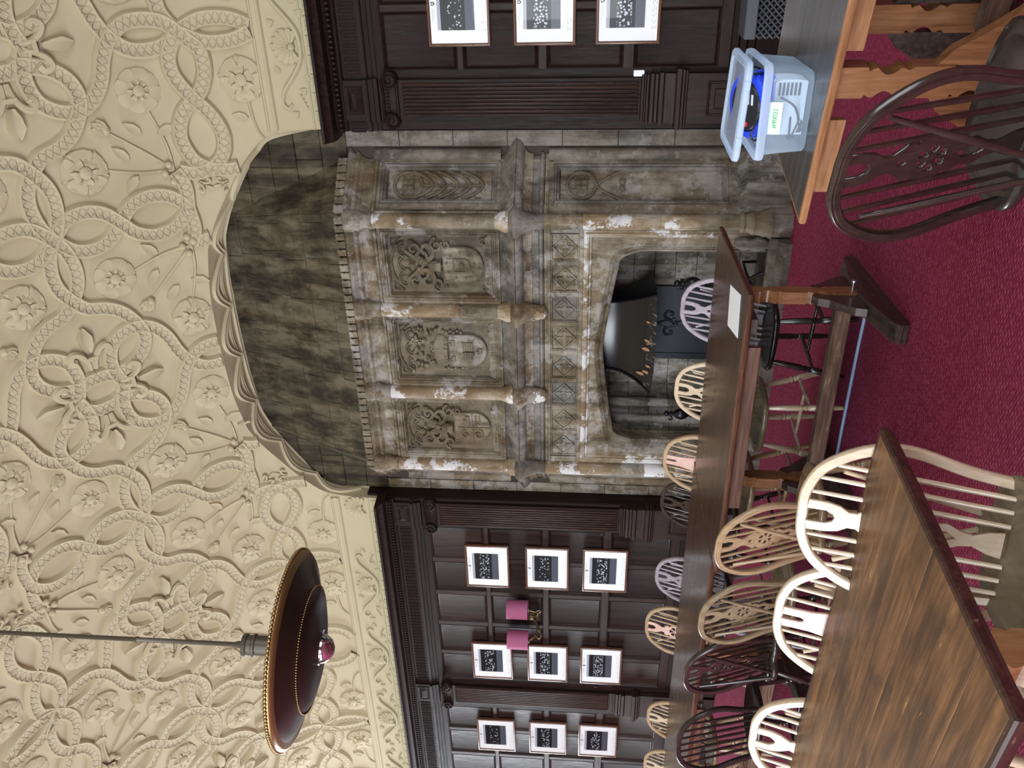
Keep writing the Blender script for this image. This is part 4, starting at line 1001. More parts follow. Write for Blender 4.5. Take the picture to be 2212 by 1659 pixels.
def heraldry(i, x0, x1):
    F = FRONT; z0, z1 = 2.165, 3.085; H = -.050
    stone_panel(F, x0, x1, z0, z1)
    ix0, ix1 = x0 + .058, x1 - .058; cx = (ix0 + ix1) / 2
    # chamfered right and left jamb strips, sloping sill
    MB().prism(F, [(ix0, z0 + .10), (ix1, z0 + .10), (ix1 + .03, z0 + .05), (ix0 - .03, z0 + .05)], H, H + .028, .05).build('panel_sill', M['stone_grey'], fp)
    cusped_head(F, ix0, ix1, z1 - .058, H + .016)
    hs = H + .012; cz = 2.455
    F0 = F; F = lambda u, w_, h=0: F0(cx + (u - cx) * 1.22, 2.62 + (w_ - 2.62) * 1.07, H + (h - H) * 1.35)
    MB().prism(F, shield_outline(SHW, .15, cx, cz), H - .01, H + .022, .04).build('shield', M['stone'], fp)
    b = MB(); so = shield_outline(SHW * .97, .146, cx, cz); rib(b, F, so + [so[0]], .006, H + .022)
    if i == 0:
        s2 = shield_outline(.045, .062, cx, cz + .01); rib(b, F, s2 + [s2[0]], .006, H + .028)
        for k in range(9):
            a = 2 * PI * k / 9; rosette(b, F, cx + .088 * math.cos(a), cz + .02 + .105 * math.sin(a), .012, H + .022)
        rosette(b, F, cx, cz + .012, .022, H + .026)
    elif i == 1:
        b.prism(F, [(cx - .07, cz + .05), (cx - .005, cz + .045), (cx - .005, cz - .045), (cx - .07, cz - .04)], H, H + .034, .08)
        b.prism(F, [(cx + .07, cz + .05), (cx + .005, cz + .045), (cx + .005, cz - .045), (cx + .07, cz - .04)], H, H + .034, .08)
        for s_ in (-1, 1):
            for k in range(4): b.tube([F(cx + s_ * .018, cz + .028 - .018 * k, H + .036), F(cx + s_ * .058, cz + .032 - .018 * k, H + .036)], .0025, 4)
        for xx, zz in ((cx - .06, cz + .11), (cx + .06, cz + .11), (cx, cz - .10)):
            b.prism(F, [(xx - .028, zz), (xx - .02, zz + .028), (xx - .008, zz + .01), (xx, zz + .034), (xx + .008, zz + .01), (xx + .02, zz + .028), (xx + .028, zz), (xx + .02, zz - .012), (xx - .02, zz - .012)], H, H + .034, .1)
    else:
        b.box(-.004, .004, -.14, .12, 0, .008, lambda x, y, z: F(cx + x, cz + y, H + .022 + z)); b.box(-.12, .12, -.004, .004, 0, .008, lambda x, y, z: F(cx + x, cz + y, H + .022 + z))
        curl(b, F, cx - .055, cz + .06, .035, 0, 1.2, H + .024, .008); curl(b, F, cx - .055, cz - .05, .045, 1, 1.4, H + .024, .010, -1)
        b.prism(F, [(cx + .02, cz + .02), (cx + .10, cz + .02), (cx + .10, cz + .05), (cx + .07, cz + .05), (cx + .07, cz + .075), (cx + .05, cz + .075), (cx + .05, cz + .05), (cx + .02, cz + .05)], H, H + .034, .05)
        for k in range(8): rosette(b, F, cx + .03 + .022 * (k % 4), cz - .03 - .03 * (k // 4), .011, H + .022)
    b.build('shield_charges', M['stone_carved'], fp, smooth=50)
    b = MB()
    if i != 1:      # helm, mantling and crest
        b.sphere(F(cx, cz + .205, H + .03), .05, 10, 8, (.9, .8, 1.15)); b.prism(F, [(cx - .04, cz + .155), (cx + .04, cz + .155), (cx + .03, cz + .20), (cx - .03, cz + .20)], H, H + .055, .2)
        for k in range(3): b.tube([F(cx - .03, cz + .205 + .014 * k, H + .074 - .003 * k), F(cx + .03, cz + .205 + .014 * k, H + .074 - .003 * k)], .004, 4)
        for s_ in (-1, 1):
            for (dx, dz, r, a0, tn) in ((.10, .27, .075, 2.2, 1.1), (.135, .19, .05, 0, 1.3), (.14, .12, .035, 1, 1.2), (.11, .36, .05, 3, 1.2), (.06, .31, .05, 4, 1.1)):
                curl(b, F, cx + s_ * dx, cz + dz, r, a0 if s_ > 0 else PI - a0, tn, H + .02, r * .26, s_)
        for k in range(6): b.sphere(F(cx + random.uniform(-.05, .05), cz + .28 + .022 * k, H + .03), .026 - .002 * k, 7, 5)
        rib(b, F, [(cx - .10, cz + .42), (cx - .03, cz + .33), (cx, cz + .29), (cx + .04, cz + .33), (cx + .10, cz + .42)], .013, H + .03)
    else:           # crown with branches and flowers
        b.rings([[F(cx + sx * w_, cz + z, H + hh) for sx, hh in ((-1, .005), (-.6, .04), (0, .055), (.6, .04), (1, .005))] for z, w_ in ((.155, .085), (.17, .10), (.18, .095), (.19, .11), (.235, .115), (.262, .08))], False, False, closed=False)
        for k in range(7): b.tube([F(cx - .085 + .028 * k, cz + .155, H + .05), F(cx - .09 + .03 * k, cz + .185, H + .055)], .005, 5)
        rnd = random.Random(5)
        for k in range(46):
            u, v = rnd.uniform(-.155, .155), rnd.uniform(.26, .43)
            if rnd.random() < .45: rosette(b, F, cx + u, cz + v, .016, H + .02)
            else: 
                a = rnd.uniform(0, 2 * PI); b.prism(F, [(cx + u, cz + v), (cx + u + .03 * math.cos(a + .5), cz + v + .03 * math.sin(a + .5)), (cx + u + .055 * math.cos(a), cz + v + .055 * math.sin(a)), (cx + u + .03 * math.cos(a - .5), cz + v + .03 * math.sin(a - .5))], H, H + .03, .25)
        for s_ in (-1, 1):
            for k in range(6): b.sphere(F(cx + s_ * (.135 + .012 * (k % 2)), cz + .05 + .028 * k, H + .015), .015, 6, 4)
    b.build('crest_and_mantling', M['stone_carved'], fp, smooth=50)
    hz = H + .024
    if i == 0:
        scroll_ribbon(F, [(cx - .15, 2.285, cx - .03, 2.268, .020), (cx - .03, 2.268, cx + .0, 2.262, .018), (cx + .02, 2.268, cx + .15, 2.285, .020)], hz)
        letters(F, 'POUR  EST', cx - .088, 2.276, .033, -.10, hz); letters(F, 'DESIRS', cx + .085, 2.277, .034, .10, hz)
        b = MB(); curl(b, F, cx + .155, 2.31, .026, -1, .8, hz - .01, .006); curl(b, F, cx - .155, 2.30, .022, -2, .8, hz - .01, .006, -1); curl(b, F, cx + .01, 2.235, .02, 0, .9, hz - .01, .005); b.build('scroll_curl', M['stone'], fp, smooth=60)
    elif i == 1:
        scroll_ribbon(F, [(cx - .055, 2.262, cx + .055, 2.262, .024), (cx - .15, 2.275, cx - .06, 2.25, .022), (cx + .06, 2.25, cx + .15, 2.275, .022)], hz)
        letters(F, '1910', cx, 2.262, .044, 0, hz)
    else:
        scroll_ribbon(F, [(cx - .15, 2.262, cx - .05, 2.262, .018), (cx - .045, 2.25, cx + .03, 2.25, .018), (cx + .035, 2.262, cx + .15, 2.285, .018)], hz)
        letters(F, 'EST', cx - .10, 2.262, .028, 0, hz); letters(F, 'TO', cx - .01, 2.25, .028, 0, hz); letters(F, 'LIRE', cx + .09, 2.272, .028, .19, hz)
# front wall pieces around the panels: facing stones behind the mouldings
for k in range(3): heraldry(k, CX4[k + 1] + .075, CX4[k] - .075)
for k in range(3):
    for z0, z1 in ((2.15, 2.165), (3.085, 3.10)): sb('string_stone', CX4[k + 1] + .06, CX4[k] - .06, YFr - .012, YFr + .03, z0, z1)
for x in CX4:
    for s_ in (-1, 1): sb('jamb_stone', min(x + s_ * .03, x + s_ * .075), max(x + s_ * .03, x + s_ * .075), YFr - .010, YFr + .03, 2.15, 3.10)
# canted sides
def tracery_flame(F, x0, x1, z0, z1, H):
    b = MB(); cx = (x0 + x1) / 2; hw = (x1 - x0) / 2; r = hw * .92; cz = z1 - hw
    rib(b, F, arc_pts2(cx, cz, r, 0, 2 * PI, 20), .013, H + .014)
    for k in range(4):
        a = PI / 2 * k + PI / 2; rib(b, F, arc_pts2(cx + r * .55 * math.cos(a), cz + r * .55 * math.sin(a), r * .38, a - 2.2, a + 2.2, 9), .007, H + .010)
    for k in range(4): a = PI / 4 + PI / 2 * k; rosette(b, F, cx + r * .30 * math.cos(a), cz + r * .30 * math.sin(a), .024, H + .022)
    return b, cx, cz - r
for sg in (1, -1):
    F, L = cant(sg); H = -.050; x0, x1 = .085, L - .02
    stone_panel(F, x0, x1, 2.165, 3.085, TP, 'stone_grey')
    ix0, ix1 = x0 + .058, x1 - .058
    b, cx, zb = tracery_flame(F, ix0, ix1, 2.26, 2.99, H)
    rib(b, F, [(cx, zb), (cx, 2.29)], .010, H + .012)
    n = 5; st = (zb - 2.27) / n
    for k in range(n):
        for s_ in (-1, 1):
            z = 2.28 + st * k; hw = (ix1 - ix0) / 2
            rib(b, F, [(cx, z), (cx + s_ * hw * .30, z + st * .25), (cx + s_ * hw * .65, z + st * .8), (cx + s_ * hw * .98, z + st * 1.7)], .014, H + .014)
            rib(b, F, arc_pts2(cx + s_ * hw * .62, z + st * .45, hw * .27, PI / 2 - s_ * .2, PI / 2 - s_ * 2.4, 6), .006, H + .010)
    b.build('leaf_tracery', M['stone_carved'], fp, smooth=50)
    stone_panel(F, x0, x1, .42, 1.745, TP, 'stone_grey', 'stone_recess' if False else 'stone_carved')
    b, cx, zb = tracery_flame(F, ix0, ix1, 1.2, 1.65, H)
    hw = (ix1 - ix0) / 2
    for s_ in (-1, 1):
        rib(b, F, [(cx, zb), (cx + s_ * hw * .35, zb - .05), (cx + s_ * hw * .8, zb - .14), (cx + s_ * hw, zb - .2)], .010, H + .012)
        rib(b, F, arc_pts2(cx + s_ * hw * .85, zb - .01, hw * .55, PI / 2 + s_ * .4, PI / 2 + s_ * 2.4, 8), .008, H + .011)
        rosette(b, F, cx + s_ * .028, zb - .20, .023, H + .02)
    b.build('round_tracery', M['stone_carved'], fp, smooth=50)
    for z0, z1 in ((.39, .42), (1.745, 1.78), (2.15, 2.165), (3.085, 3.10)): MB().box(0, L, z0, z1, -.03, .010, lambda u, w_, h: F(u, w_, h)).build('string_stone', M['stone'], fp)
    MB().box(0, .085, .39, 3.10, -.03, .008, lambda u, w_, h: F(u, w_, h)).build('jamb_stone', M['stone'], fp)
    MB().box(L - .02, L, .0, 3.10, -.03, .010, lambda u, w_, h: F(u, w_, h)).build('jamb_stone', M['stone'], fp)
    MB().rings([[F(0, 0, .0), F(L + .03, 0, .0), F(L + .03, 0, .075), F(0, 0, .075)], [F(0, .30, 0), F(L + .03, .30, 0), F(L + .03, .30, .075), F(0, .30, .075)], [F(0, .40, 0), F(L + .03, .40, 0), F(L + .03, .40, .006), F(0, .40, .006)]]).build('canted_plinth', M['stone_recess'], fp)
    MB().box(0, L, 0, 3.36, -.06, -.046, lambda u, w_, h: F(u, w_, h)).build('cant_backing', M['stone'], fp)
    # half-round roll where the cant meets the wall
    xw = XC + sg * 1.535
    for a, b_ in ((0, 1.0), (1.0, 1.78), (2.15, 2.6), (2.6, 3.14)): MB().lathe([(.052, a), (.052, b_)], (xw, YW + .005, 0), 18).build('corner_roll', M['stone_grey'] if sg > 0 else M['stone'], fp, smooth=60)
# --- lower front: quatrefoil frieze and fireplace opening
sb('frieze_bed', XC - 1.08, XC + 1.08, YFr + .012, YFr + .06, 1.50, 1.78)
for z0, z1 in ((1.50, 1.535), (1.755, 1.78)): sb('string_stone', XC - 1.08, XC + 1.08, YFr - .012, YFr + .03, z0, z1)
def quatrefoil():
    b = MB(); F = lambda u, w_, h=0: (u, -h, w_); s_ = .107
    b.frame(F, -s_, s_, -s_, s_, [(0, -.012), (0, .010), (.006, .010), (.012, -.006)])
    d = [(0, -.098), (.098, 0), (0, .098), (-.098, 0)]
    b.rings([[F(x, z, -.004) for x, z in d], [F(x, z, .010) for x, z in d], [F(x * .90, z * .90, .010) for x, z in d], [F(x * .82, z * .82, -.001) for x, z in d]], False, True)
    pts = []
    for k in range(4):
        a = PI / 2 * k
        for t, r in ((-.42, .028), (-.40, .046), (-.2, .062), (0, .070), (.2, .062), (.40, .046), (.42, .028)): pts.append((r * math.cos(a + t), r * math.sin(a + t)))
    b.rings([[F(x, z, -.003) for x, z in pts], [F(x * .97, z * .97, .010) for x, z in pts], [F(x * .6, z * .6, .007) for x, z in pts]], False, True)
    return b
qm = [quatrefoil().mesh('quatrefoil', M[k]) for k in ('stone', 'stone_white', 'stone_grey')]
for k in range(8):
    x = -2.305 - .2605 * k; link('quatrefoil_tile', qm[(k * 2 + 1) % 3 if k % 3 else 0], fp, loc=(x, YFr + .004, 1.645))
    sb('tile_divider', x - .13 - .020, x - .13 + .020, YFr - .008, YFr + .03, 1.535, 1.755) if k < 7 else None
for x in (-2.305 + .15, -2.305 - .2605 * 7 - .15): sb('tile_divider', x - .03, x + .03, YFr - .008, YFr + .03, 1.535, 1.755)
OX0, OX1, OZ = XC - .80, XC + .80, 1.205
def arch_low(x, r=0):      # flat four-centred head; r pushes it outward
    t = min(1, abs(x - XC) / (.87 + r)); 
    return OZ + r + .125 * (1 - t ** 1.25) - (.15 * max(0, (t - .91) / .09) ** 2.0)
def head(r, n=30):
    pts = [(XC + .87 + r, 0)]
    xs_ = [XC + (.87 + r) * math.cos(PI * k / n) for k in range(n + 1)]
    pts += [(x, arch_low(x, r)) for x in xs_] + [(XC - .87 - r, 0)]
    return pts
aprof = [(.0, -.22), (.0, -.075), (.022, -.055), (.030, -.052), (.038, -.060), (.060, -.040), (.068, -.030), (.075, -.036), (.095, -.016), (.105, -.012), (.12, -.02)]
aprof = [(r * .7, h) for r, h in aprof]
rg = [[FRONT(x, z, h) for x, z in head(r)] for r, h in aprof]
MB().rings(rg, False, False, closed=False).build('arch_moulding', M['stone'], fp, smooth=35)
# spandrel wall between the arch and its square label
lab = [(-.10, 0), (-.10, 1.435)]
n = 31; inner = head(.084, 30); LX0, LX1, LZ1 = XC - 1.0, XC + 1.0, 1.435
outer = []
for x, z in inner:
    if z == 0: outer.append((LX1 if x > XC else LX0, 0))
    else:
        t = (x - XC) / .954; outer.append((XC + t * 1.0 if abs(t) < .98 else (LX1 if t > 0 else LX0), LZ1))
MB().rings([[FRONT(x, z, -.02) for x, z in inner], [FRONT(x, z, -.02) for x, z in outer]], False, False, closed=False).build('spandrel', M['stone'], fp)
lp = [(0, -.02), (.01, -.004), (.02, -.004), (.028, .012), (.04, .018), (.05, .010), (.056, .012), (.066, .012)]
rg = [[FRONT(LX1 + r, 0, h), FRONT(LX1 + r, LZ1 + r, h), FRONT(LX0 - r, LZ1 + r, h), FRONT(LX0 - r, 0, h)] for r, h in lp]
MB().rings(rg, False, False, closed=False).build('square_label', M['stone_white'], fp, smooth=30)
for s_ in (-1, 1): sb('jamb_stone', min(XC + s_ * 1.06, XC + s_ * 1.12), max(XC + s_ * 1.06, XC + s_ * 1.12), YFr - .01, YFr + .03, 0, 1.50)
# carved stop beside the column base
for s_ in (-1, 1): MB().lathe([(.03, .12), (.06, .17), (.07, .22), (.05, .27), (.06, .32), (.03, .38)], (XC + s_ * .97, YFr - .0, 0), 12).build('moulding_stop', M['stone_recess'], fp, smooth=40)
# recess: back wall, splays and courses
YB2 = 6.78
rf = Fr((0, YB2, 0), (1, 0, 0))
MB().box(XC - .72, XC + .72, YB2 + .012, YB2 + .06, 0, 1.7).build('mortar_bed', M['joint'], fp)
blocks(rf, ((XC - .70, 0), (XC + .70, 0), (XC + .70, 1.6), (XC - .70, 1.6)), 9, .42, 'stone_recess', seed=21)
for sg in (1, -1):
    a = Vector((XC + sg * .93, YFr + .20, 0)); c_ = Vector((XC + sg * .70, YB2, 0)); F = Fr(c_, a - c_) if sg > 0 else Fr(a, c_ - a); L = (a - c_).length
    MB().box(0, L, 0, 1.7, -.06, -.008, lambda u, w_, h: F(u, w_, h)).build('mortar_bed', M['joint'], fp)
    blocks(F, ((0, 0), (L, 0), (L, 1.6), (0, 1.6)), 9, .30, 'stone_recess', seed=30 + sg)
    for k in range(2): MB().tube([F(L * (.30 + .3 * k), 0, .02), F(L * (.30 + .3 * k), 1.6, .02)], .045, 12).build('splay_roll', M['stone_recess'], fp, smooth=60)
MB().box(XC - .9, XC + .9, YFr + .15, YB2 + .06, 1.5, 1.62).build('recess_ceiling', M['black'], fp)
MB().box(XC - .95, XC + .95, YFr - .02, YB2, .0, .045).build('inner_hearth', M['stone_recess'], fp)
# kerb
for k in range(4):
    x0 = XC - 1.035 + 2.07 / 4 * k; MB().rings([[(x, y, z) for y, z in ((YFr - .19, 0), (YFr - .19, .05), (YFr - .165, .055), (YFr - .16, .075), (YFr - .12, .09), (YFr - .09, .085), (YFr - .08, .12), (YFr - .05, .14), (YFr - .015, .125), (YFr - .01, 0))] for x in (x0 + .001, x0 + 2.07 / 4 - .001)]).build('hearth_kerb', M['stone_grey'], fp, smooth=35)

# --- things in the fireplace
t = thing('smoke_hood', 'black riveted metal smoke hood with flaked lower rim inside the fireplace opening', 'hood', (XC + .05, 6.35, .9))
def hood_ring(tt):
    f = tt ** 1.9 if False else tt; fl = (1 - tt) ** 2.1
    z = .40 * tt + .02 - .0; hw = .31 + .15 * fl; yf = -.10 - .17 * fl; yb = .13 + .05 * fl; bw = hw + .02 * fl
    return z, hw, yf, yb, bw
S_ = []; n = 12
for k in range(n + 1):
    z, hw, yf, yb, bw = hood_ring(k / n); dz = 0
    S_.append([(-bw - .0, yb, z + .0), (-hw, yf, z), (-hw * .5, yf - .015, z - .015 * (1 - k / n)), (hw * .5, yf - .015, z - .015 * (1 - k / n)), (hw, yf, z), (bw, yb, z)])
rg2 = [[Vector(p) + Vector((0, .006, 0)) for p in r] for r in S_]
MB().rings(S_, False, False, closed=False).build('hood_body', M['iron_hood'], t, smooth=30)
bandp = [S_[0], S_[1], S_[2]]
MB().rings([[Vector(p) + Vector((0, -.005, 0)) for p in r[1:5]] for r in bandp], False, False, closed=False).build('hood_rim', M['band'], t, smooth=40)
for s_ in (1, 4): MB().tube([Vector(r[s_]) + Vector((0, -.004, 0)) for r in S_], .016, 6, flat=.4).build('corner_strip', M['iron_hood'], t, smooth=50)
for s_ in (1, 4):
    for k in range(1, 12, 1): p = Vector(S_[k][s_]); MB().sphere(p + Vector((0, -.014, 0)), .007, 6, 4).build('rivet', M['iron'], t)
rp = random.Random(3)
for u, zt, sz in ((-.26, .05, .028), (-.20, .035, .02), (-.05, .06, .03), (.03, .05, .022), (.2, .05, .018), (-.29, .09, .03)):
    r = S_[2]; y = hood_ring(2 / 12 - .02)[2] - .012
    o_ = [(u + sz * .55 * math.cos(a) * rp.uniform(.7, 1.2), zt + .02 + sz * math.sin(a) * rp.uniform(.8, 1.2)) for a in [2 * PI * k / 9 for k in range(9)]]
    MB().rings([[(x, hood_ring(max(0, (z - .02) / .40))[2] - .018, z) for x, z in o_], [(x * 1, hood_ring(max(0, (z - .02) / .40))[2] - .0205, z) for x, z in o_]]).build('bare_patch', M['rust'], t)
t = thing('fireback', 'dark iron fireback plate with raised lily emblem behind the fire opening', 'fireback', (-3.295, 6.755, .045))
MB().box(-.30, .30, -.012, .012, 0, 1.05, None, .002).build('plate', M['iron_matt'], t)
for s_ in (-1, 1): MB().box(s_ * .328 - .028, s_ * .328 + .028, -.022, .012, 0, 1.05, None, .003).build('side_strip', M['iron_matt'], t)
b = MB()
for s_ in (-1, 1):
    for k in range(6): b.sphere((s_ * .328, -.024, .1 + k * .18), .007, 6, 4)
b.build('rivets', M['iron'], t)
F = lambda u, w_, h=0: (u, -.014 - h, .66 + w_)
b = MB(); b.prism(F, [(0, .155), (.03, .09), (.038, .04), (.016, -.01), (.012, -.05), (-.012, -.05), (-.016, -.01), (-.038, .04), (-.03, .09)], 0, .014, .3)
for s_ in (-1, 1): b.tube([F(*p) for p in catmull([(s_ * .012, -.03, .008), (s_ * .03, .03, .008), (s_ * .075, .075, .008), (s_ * .115, .045, .008), (s_ * .10, .0, .008), (s_ * .075, .005, .006), (s_ * .082, .025, .005)], 5)], [.014 - .0003 * k for k in range(31)], 6)
b.box(-.05, .05, -.028, -.014, -.02, .002, lambda x, y, z: F(x, z, -y - .014)); b.prism(F, [(-.02, -.035), (.02, -.035), (.03, -.09), (0, -.13), (-.03, -.09)], 0, .012, .3); b.build('lily_emblem', M['iron_matt'], t, smooth=40)
def firedog(x, label):
    t = thing('firedog', label, 'firedog', (x, 6.18, .045), 0, 'pair of iron firedogs in the hearth')
    MB().tube([(0, 0, .18), (0, 0, .50)], .017, 10).build('post', M['iron'], t, smooth=60)
    MB().lathe([(.017, .48), (.032, .50), (.020, .52), (.045, .56), (.052, .59), (.040, .63), (.016, .655), (.012, .67)], seg=18).build('urn', M['iron'], t, smooth=60)
    b = MB().lathe([(.012, .665), (.030, .672), (.030, .682), (.012, .688), (.024, .705), (.024, .722), (.001, .738)], seg=14); b.build('finial', M['iron'], t, smooth=60)
    b = MB()
    for s_ in (-1, 1): b.tube(catmull([(s_ * .012, -.02, .672), (s_ * .035, -.03, .665), (s_ * .045, -.03, .685), (s_ * .03, -.03, .69)], 4), .006, 6)
    b.build('finial_scroll', M['iron'], t, smooth=60)
    for s_ in (-1, 1): MB().tube(catmull([(0, 0, .2), (s_ * .05, -.03, .16), (s_ * .10, -.05, .10), (s_ * .12, -.06, .03), (s_ * .15, -.06, .012)], 5), .014, 8).build('foot', M['iron'], t, smooth=60)
    MB().tube([(0, .0, .14), (0, .25, .14), (0, .45, .13), (0, .46, .02)], .012, 8).build('log_bar', M['iron'], t, smooth=60)
firedog(-2.665, 'black iron firedog with urn top, on the right side of the hearth')
firedog(-3.895, 'black iron firedog with urn top, on the left side of the hearth')
# ------------------------------------------------------------------ refectory tables
def Rz(a): return Matrix.Rotation(a, 4, 'Z')
def notched(w_, h, cuts, depth=.022):
    """outline of a board w_ wide and h tall with rounded bites and little cusps at the given heights"""
    R = []
    for z in sorted(cuts):
        R += [(w_ / 2, z - .075), (w_ / 2 - .010, z - .06), (w_ / 2 - .004, z - .045)]
        R += [(w_ / 2 - .002 - depth * math.sin(a), z - .035 + .07 * (a / PI)) for a in [PI * k / 8 for k in range(9)]]
        R += [(w_ / 2 - .004, z + .045), (w_ / 2 - .012, z + .06), (w_ / 2, z + .065)]
    R = [(w_ / 2, 0)] + R + [(w_ / 2, h)]
    return R + [(-x, z) for x, z in R[::-1]]
def table(name, label, loc, rz, x0, x1, y0, y1, top, H=.75, planks=5, th=.032, edge='edge', trestles=(), wid=.09, warm='pine', group=None, rail=True, apron=True, double=None):
    """local frame: origin at the near right corner of the top on the floor, x runs along the table, y away from the camera"""
    t = thing(name, label, 'table', loc, rz, group)
    pw = (y1 - y0 - .03) / planks
    for k in range(planks):
        a = y0 + .015 + pw * k; MB().box(x0 + .012, x1 - .012, a + .0006, a + pw - .0006, H - th, H, None, .0015).build('plank', M[top], t)
    # moulded rim round the planks
    prof = [(.016, H - .0005), (.004, H - .001), (.0, H - .006), (.0, H - .020), (.004, H - .026), (.010, H - th)]
    rg = [[(x0 + i, y0 + i, z), (x1 - i, y0 + i, z), (x1 - i, y1 - i, z), (x0 + i, y1 - i, z)] for i, z in prof]
    MB().rings(rg, False, False).build('top_edge', M[edge], t, smooth=35)
    for tx in trestles:
        ys = double if double else ((y0 + y1) / 2,)
        for yy in ys:
            o = notched(wid, H - th - .12, (.44, .16 + .02)) 
            MB().rings([[(tx - .032, yy + x, z + .12) for x, z in o], [(tx + .032, yy + x, z + .12) for x, z in o]]).build('post', M[warm], t) if not double else \
            MB().rings([[(tx + x, yy - .03, z + .12) for x, z in o], [(tx + x, yy + .03, z + .12) for x, z in o]]).build('post', M[warm], t)
        yc = (y0 + y1) / 2; fl = (y1 - y0) * .46
        o = [(-fl, 0), (-fl, .055), (-fl + .05, .075), (-fl + .12, .082), (-.14, .12), (.14, .12), (fl - .12, .082), (fl - .05, .075), (fl, .055), (fl, 0)]
        b = MB().rings([[(tx - .045, yc + y, z) for y, z in o], [(tx - .037, yc + y, z + .005) for y, z in o], [(tx + .037, yc + y, z + .005) for y, z in o], [(tx + .045, yc + y, z) for y, z in o]]); b.build('foot', M['foot'], t)
        for s_ in (-1, 1):
            for q in ((0, .018), (.022, .038)) : 
                z = .012 + q[0]; MB().box(tx - .047, tx + .047, yc + s_ * (fl + .004) - .006, yc + s_ * (fl + .004) + .006, z, .012 + q[1]).build('foot_moulding', M['foot'], t)
            br = [(0, 0), (.18, 0), (.165, .05), (.12, .10), (.07, .15), (.045, .20), (.012, .225), (0, .22)]
            base_y = yc + s_ * (wid / 2) if not double else (ys[1] if s_ > 0 else ys[0]) + s_ * .03
            if not double: MB().rings([[(tx - .02, base_y + s_ * y, z + .12) for y, z in br], [(tx + .02, base_y + s_ * y, z + .12) for y, z in br]]).build('bracket', M['foot'], t)
        if double:
            for yy in ys:
                for s_ in (-1, 1):
                    br = [(0, 0), (.26, 0), (.24, .04), (.16, .10), (.10, .18), (.05, .26), (.0, .30)]
                    MB().rings([[(tx + s_ * (wid / 2 + x), yy - .02, z + .12) for x, z in br], [(tx + s_ * (wid / 2 + x), yy + .02, z + .12) for x, z in br]]).build('bracket', M['foot'] if yy > ys[0] else M[warm], t)
        if apron: MB().box(tx - .035, tx + .035, y0 + .10, y1 - .10, H - th - .05, H - th, None, .004).build('bearer', M['foot'], t)
        MB().lathe([(.007, 0), (.007, .045), (.016, .046), (.016, .052), (.001, .054)], (tx + .032, yc - .0, .075 + .06), 10, d=(1, 0, 0)).build('bolt', M['steel'], t)
    if rail and len(trestles) > 1:
        yc = (y0 + y1) / 2; a, b_ = min(trestles), max(trestles)
        MB().box(a + .03, b_ - .03, yc - .03, yc + .03, .125, .205, None, .006).build('stretcher', M['rail_worn'], t)
    if apron and len(trestles) > 1:
        a, b_ = min(trestles), max(trestles)
        for yy in (y0 + .075, y1 - .095): MB().box(a + .10, b_ - .10, yy, yy + .022, H - th - .075, H - th, None, .004).build('apron_rail', M['apron'] if top == 'top_dark' else M[warm + '_h' if warm == 'pine' else warm], t)
    return t
# A and B: the two butted tables in front of the fireplace
tA = table('refectory_table', 'long dark brown trestle table in front of the fireplace with a white sheet on it', (-1.565, 3.50, 0), math.radians(2.0), -1.62, 0, 0, 1.0, 'top_dark', planks=5, trestles=(-.20, -1.34), apron=True)
tB = table('refectory_table', 'long dark brown trestle table butted against the left end of the paper table', (-3.20, 3.565, 0), 0, -3.6, 0, 0, .93, 'top_dark', planks=5, H=.752, trestles=(-1.25, -3.3), apron=True)
tC = table('refectory_table', 'blotchy warm brown scratched table with chipped dark edge in the near left foreground', (-1.205, .975, 0), math.radians(-4), -2.6, 0, 0, .81, 'top_warm', planks=6, th=.036, edge='edge_dark', trestles=(-.34, -2.2), wid=.115)
tD = table('refectory_table', 'grey worn trestle table with bright pine edge under the plastic box', (-.997, 2.835, 0), math.radians(-13.5), 0, 2.4, 0, .80, 'top_grey', planks=5, th=.025, edge='pine_h', trestles=(.47, 2.0), wid=.10, double=(.10, .62), apron=True)
MB().box(.10, .36, .045, .07, .66, .719, None, .003).build('apron_rail', M['pine_h'], tD)
o = MB().box(-.105, .105, -.148, .148, 0, .0012).build('paper_sheet', M['paper']); o.location = (-1.775, 3.78, .7512); o.rotation_euler.z = math.radians(14); tag(o, 'blank white paper sheet lying on the dark table before the fireplace', 'paper')
pts = catmull([(-1.93, 4.10, .008), (-2.1, 4.105, .008), (-2.35, 4.10, .008), (-2.7, 4.09, .008), (-3.1, 4.07, .008), (-3.8, 4.06, .008)], 5)
o = MB().tube(pts, .009, 8).build('floor_cable', M['cable'], smooth=60); tag(o, 'pale blue cable running along the carpet under the paper table', 'cable')

# ------------------------------------------------------------------ Windsor chairs
def bow_pts(n=26, w0=.168, wmax=.216, top=.452):
    key = [(-w0, -.015), (-w0 - .016, .09), (-wmax, .22), (-wmax * .93, .32), (-wmax * .66, .41), (-wmax * .33, .447), (0, top)]
    key = key + [(-x, z) for x, z in key[-2::-1]]
    return catmull(key, 5)
LEAN = .30
def LP(x, h, off=0): return (x, .125 + LEAN * h + off - .02 * (1 - (x / .2) ** 2) * 0, .445 + h)
SEAT = {'honey': (.20, .135, .075), 'pale': (.19, .145, .085), 'olive': (.13, .095, .052), 'dark': (.024, .018, .015), 'mid': (.08, .05, .03), 'ebony': (.012, .009, .009), 'silver': (.012, .009, .009)}
SEATM = {}
def seat_mat(k):
    if k not in SEATM: c = SEAT[k]; SEATM[k] = wood(k + '_seat_wood', tuple(v * .72 for v in c), c, tuple(v * 1.3 for v in c), .28, 'y', .8, .35, .02)
    return SEATM[k]
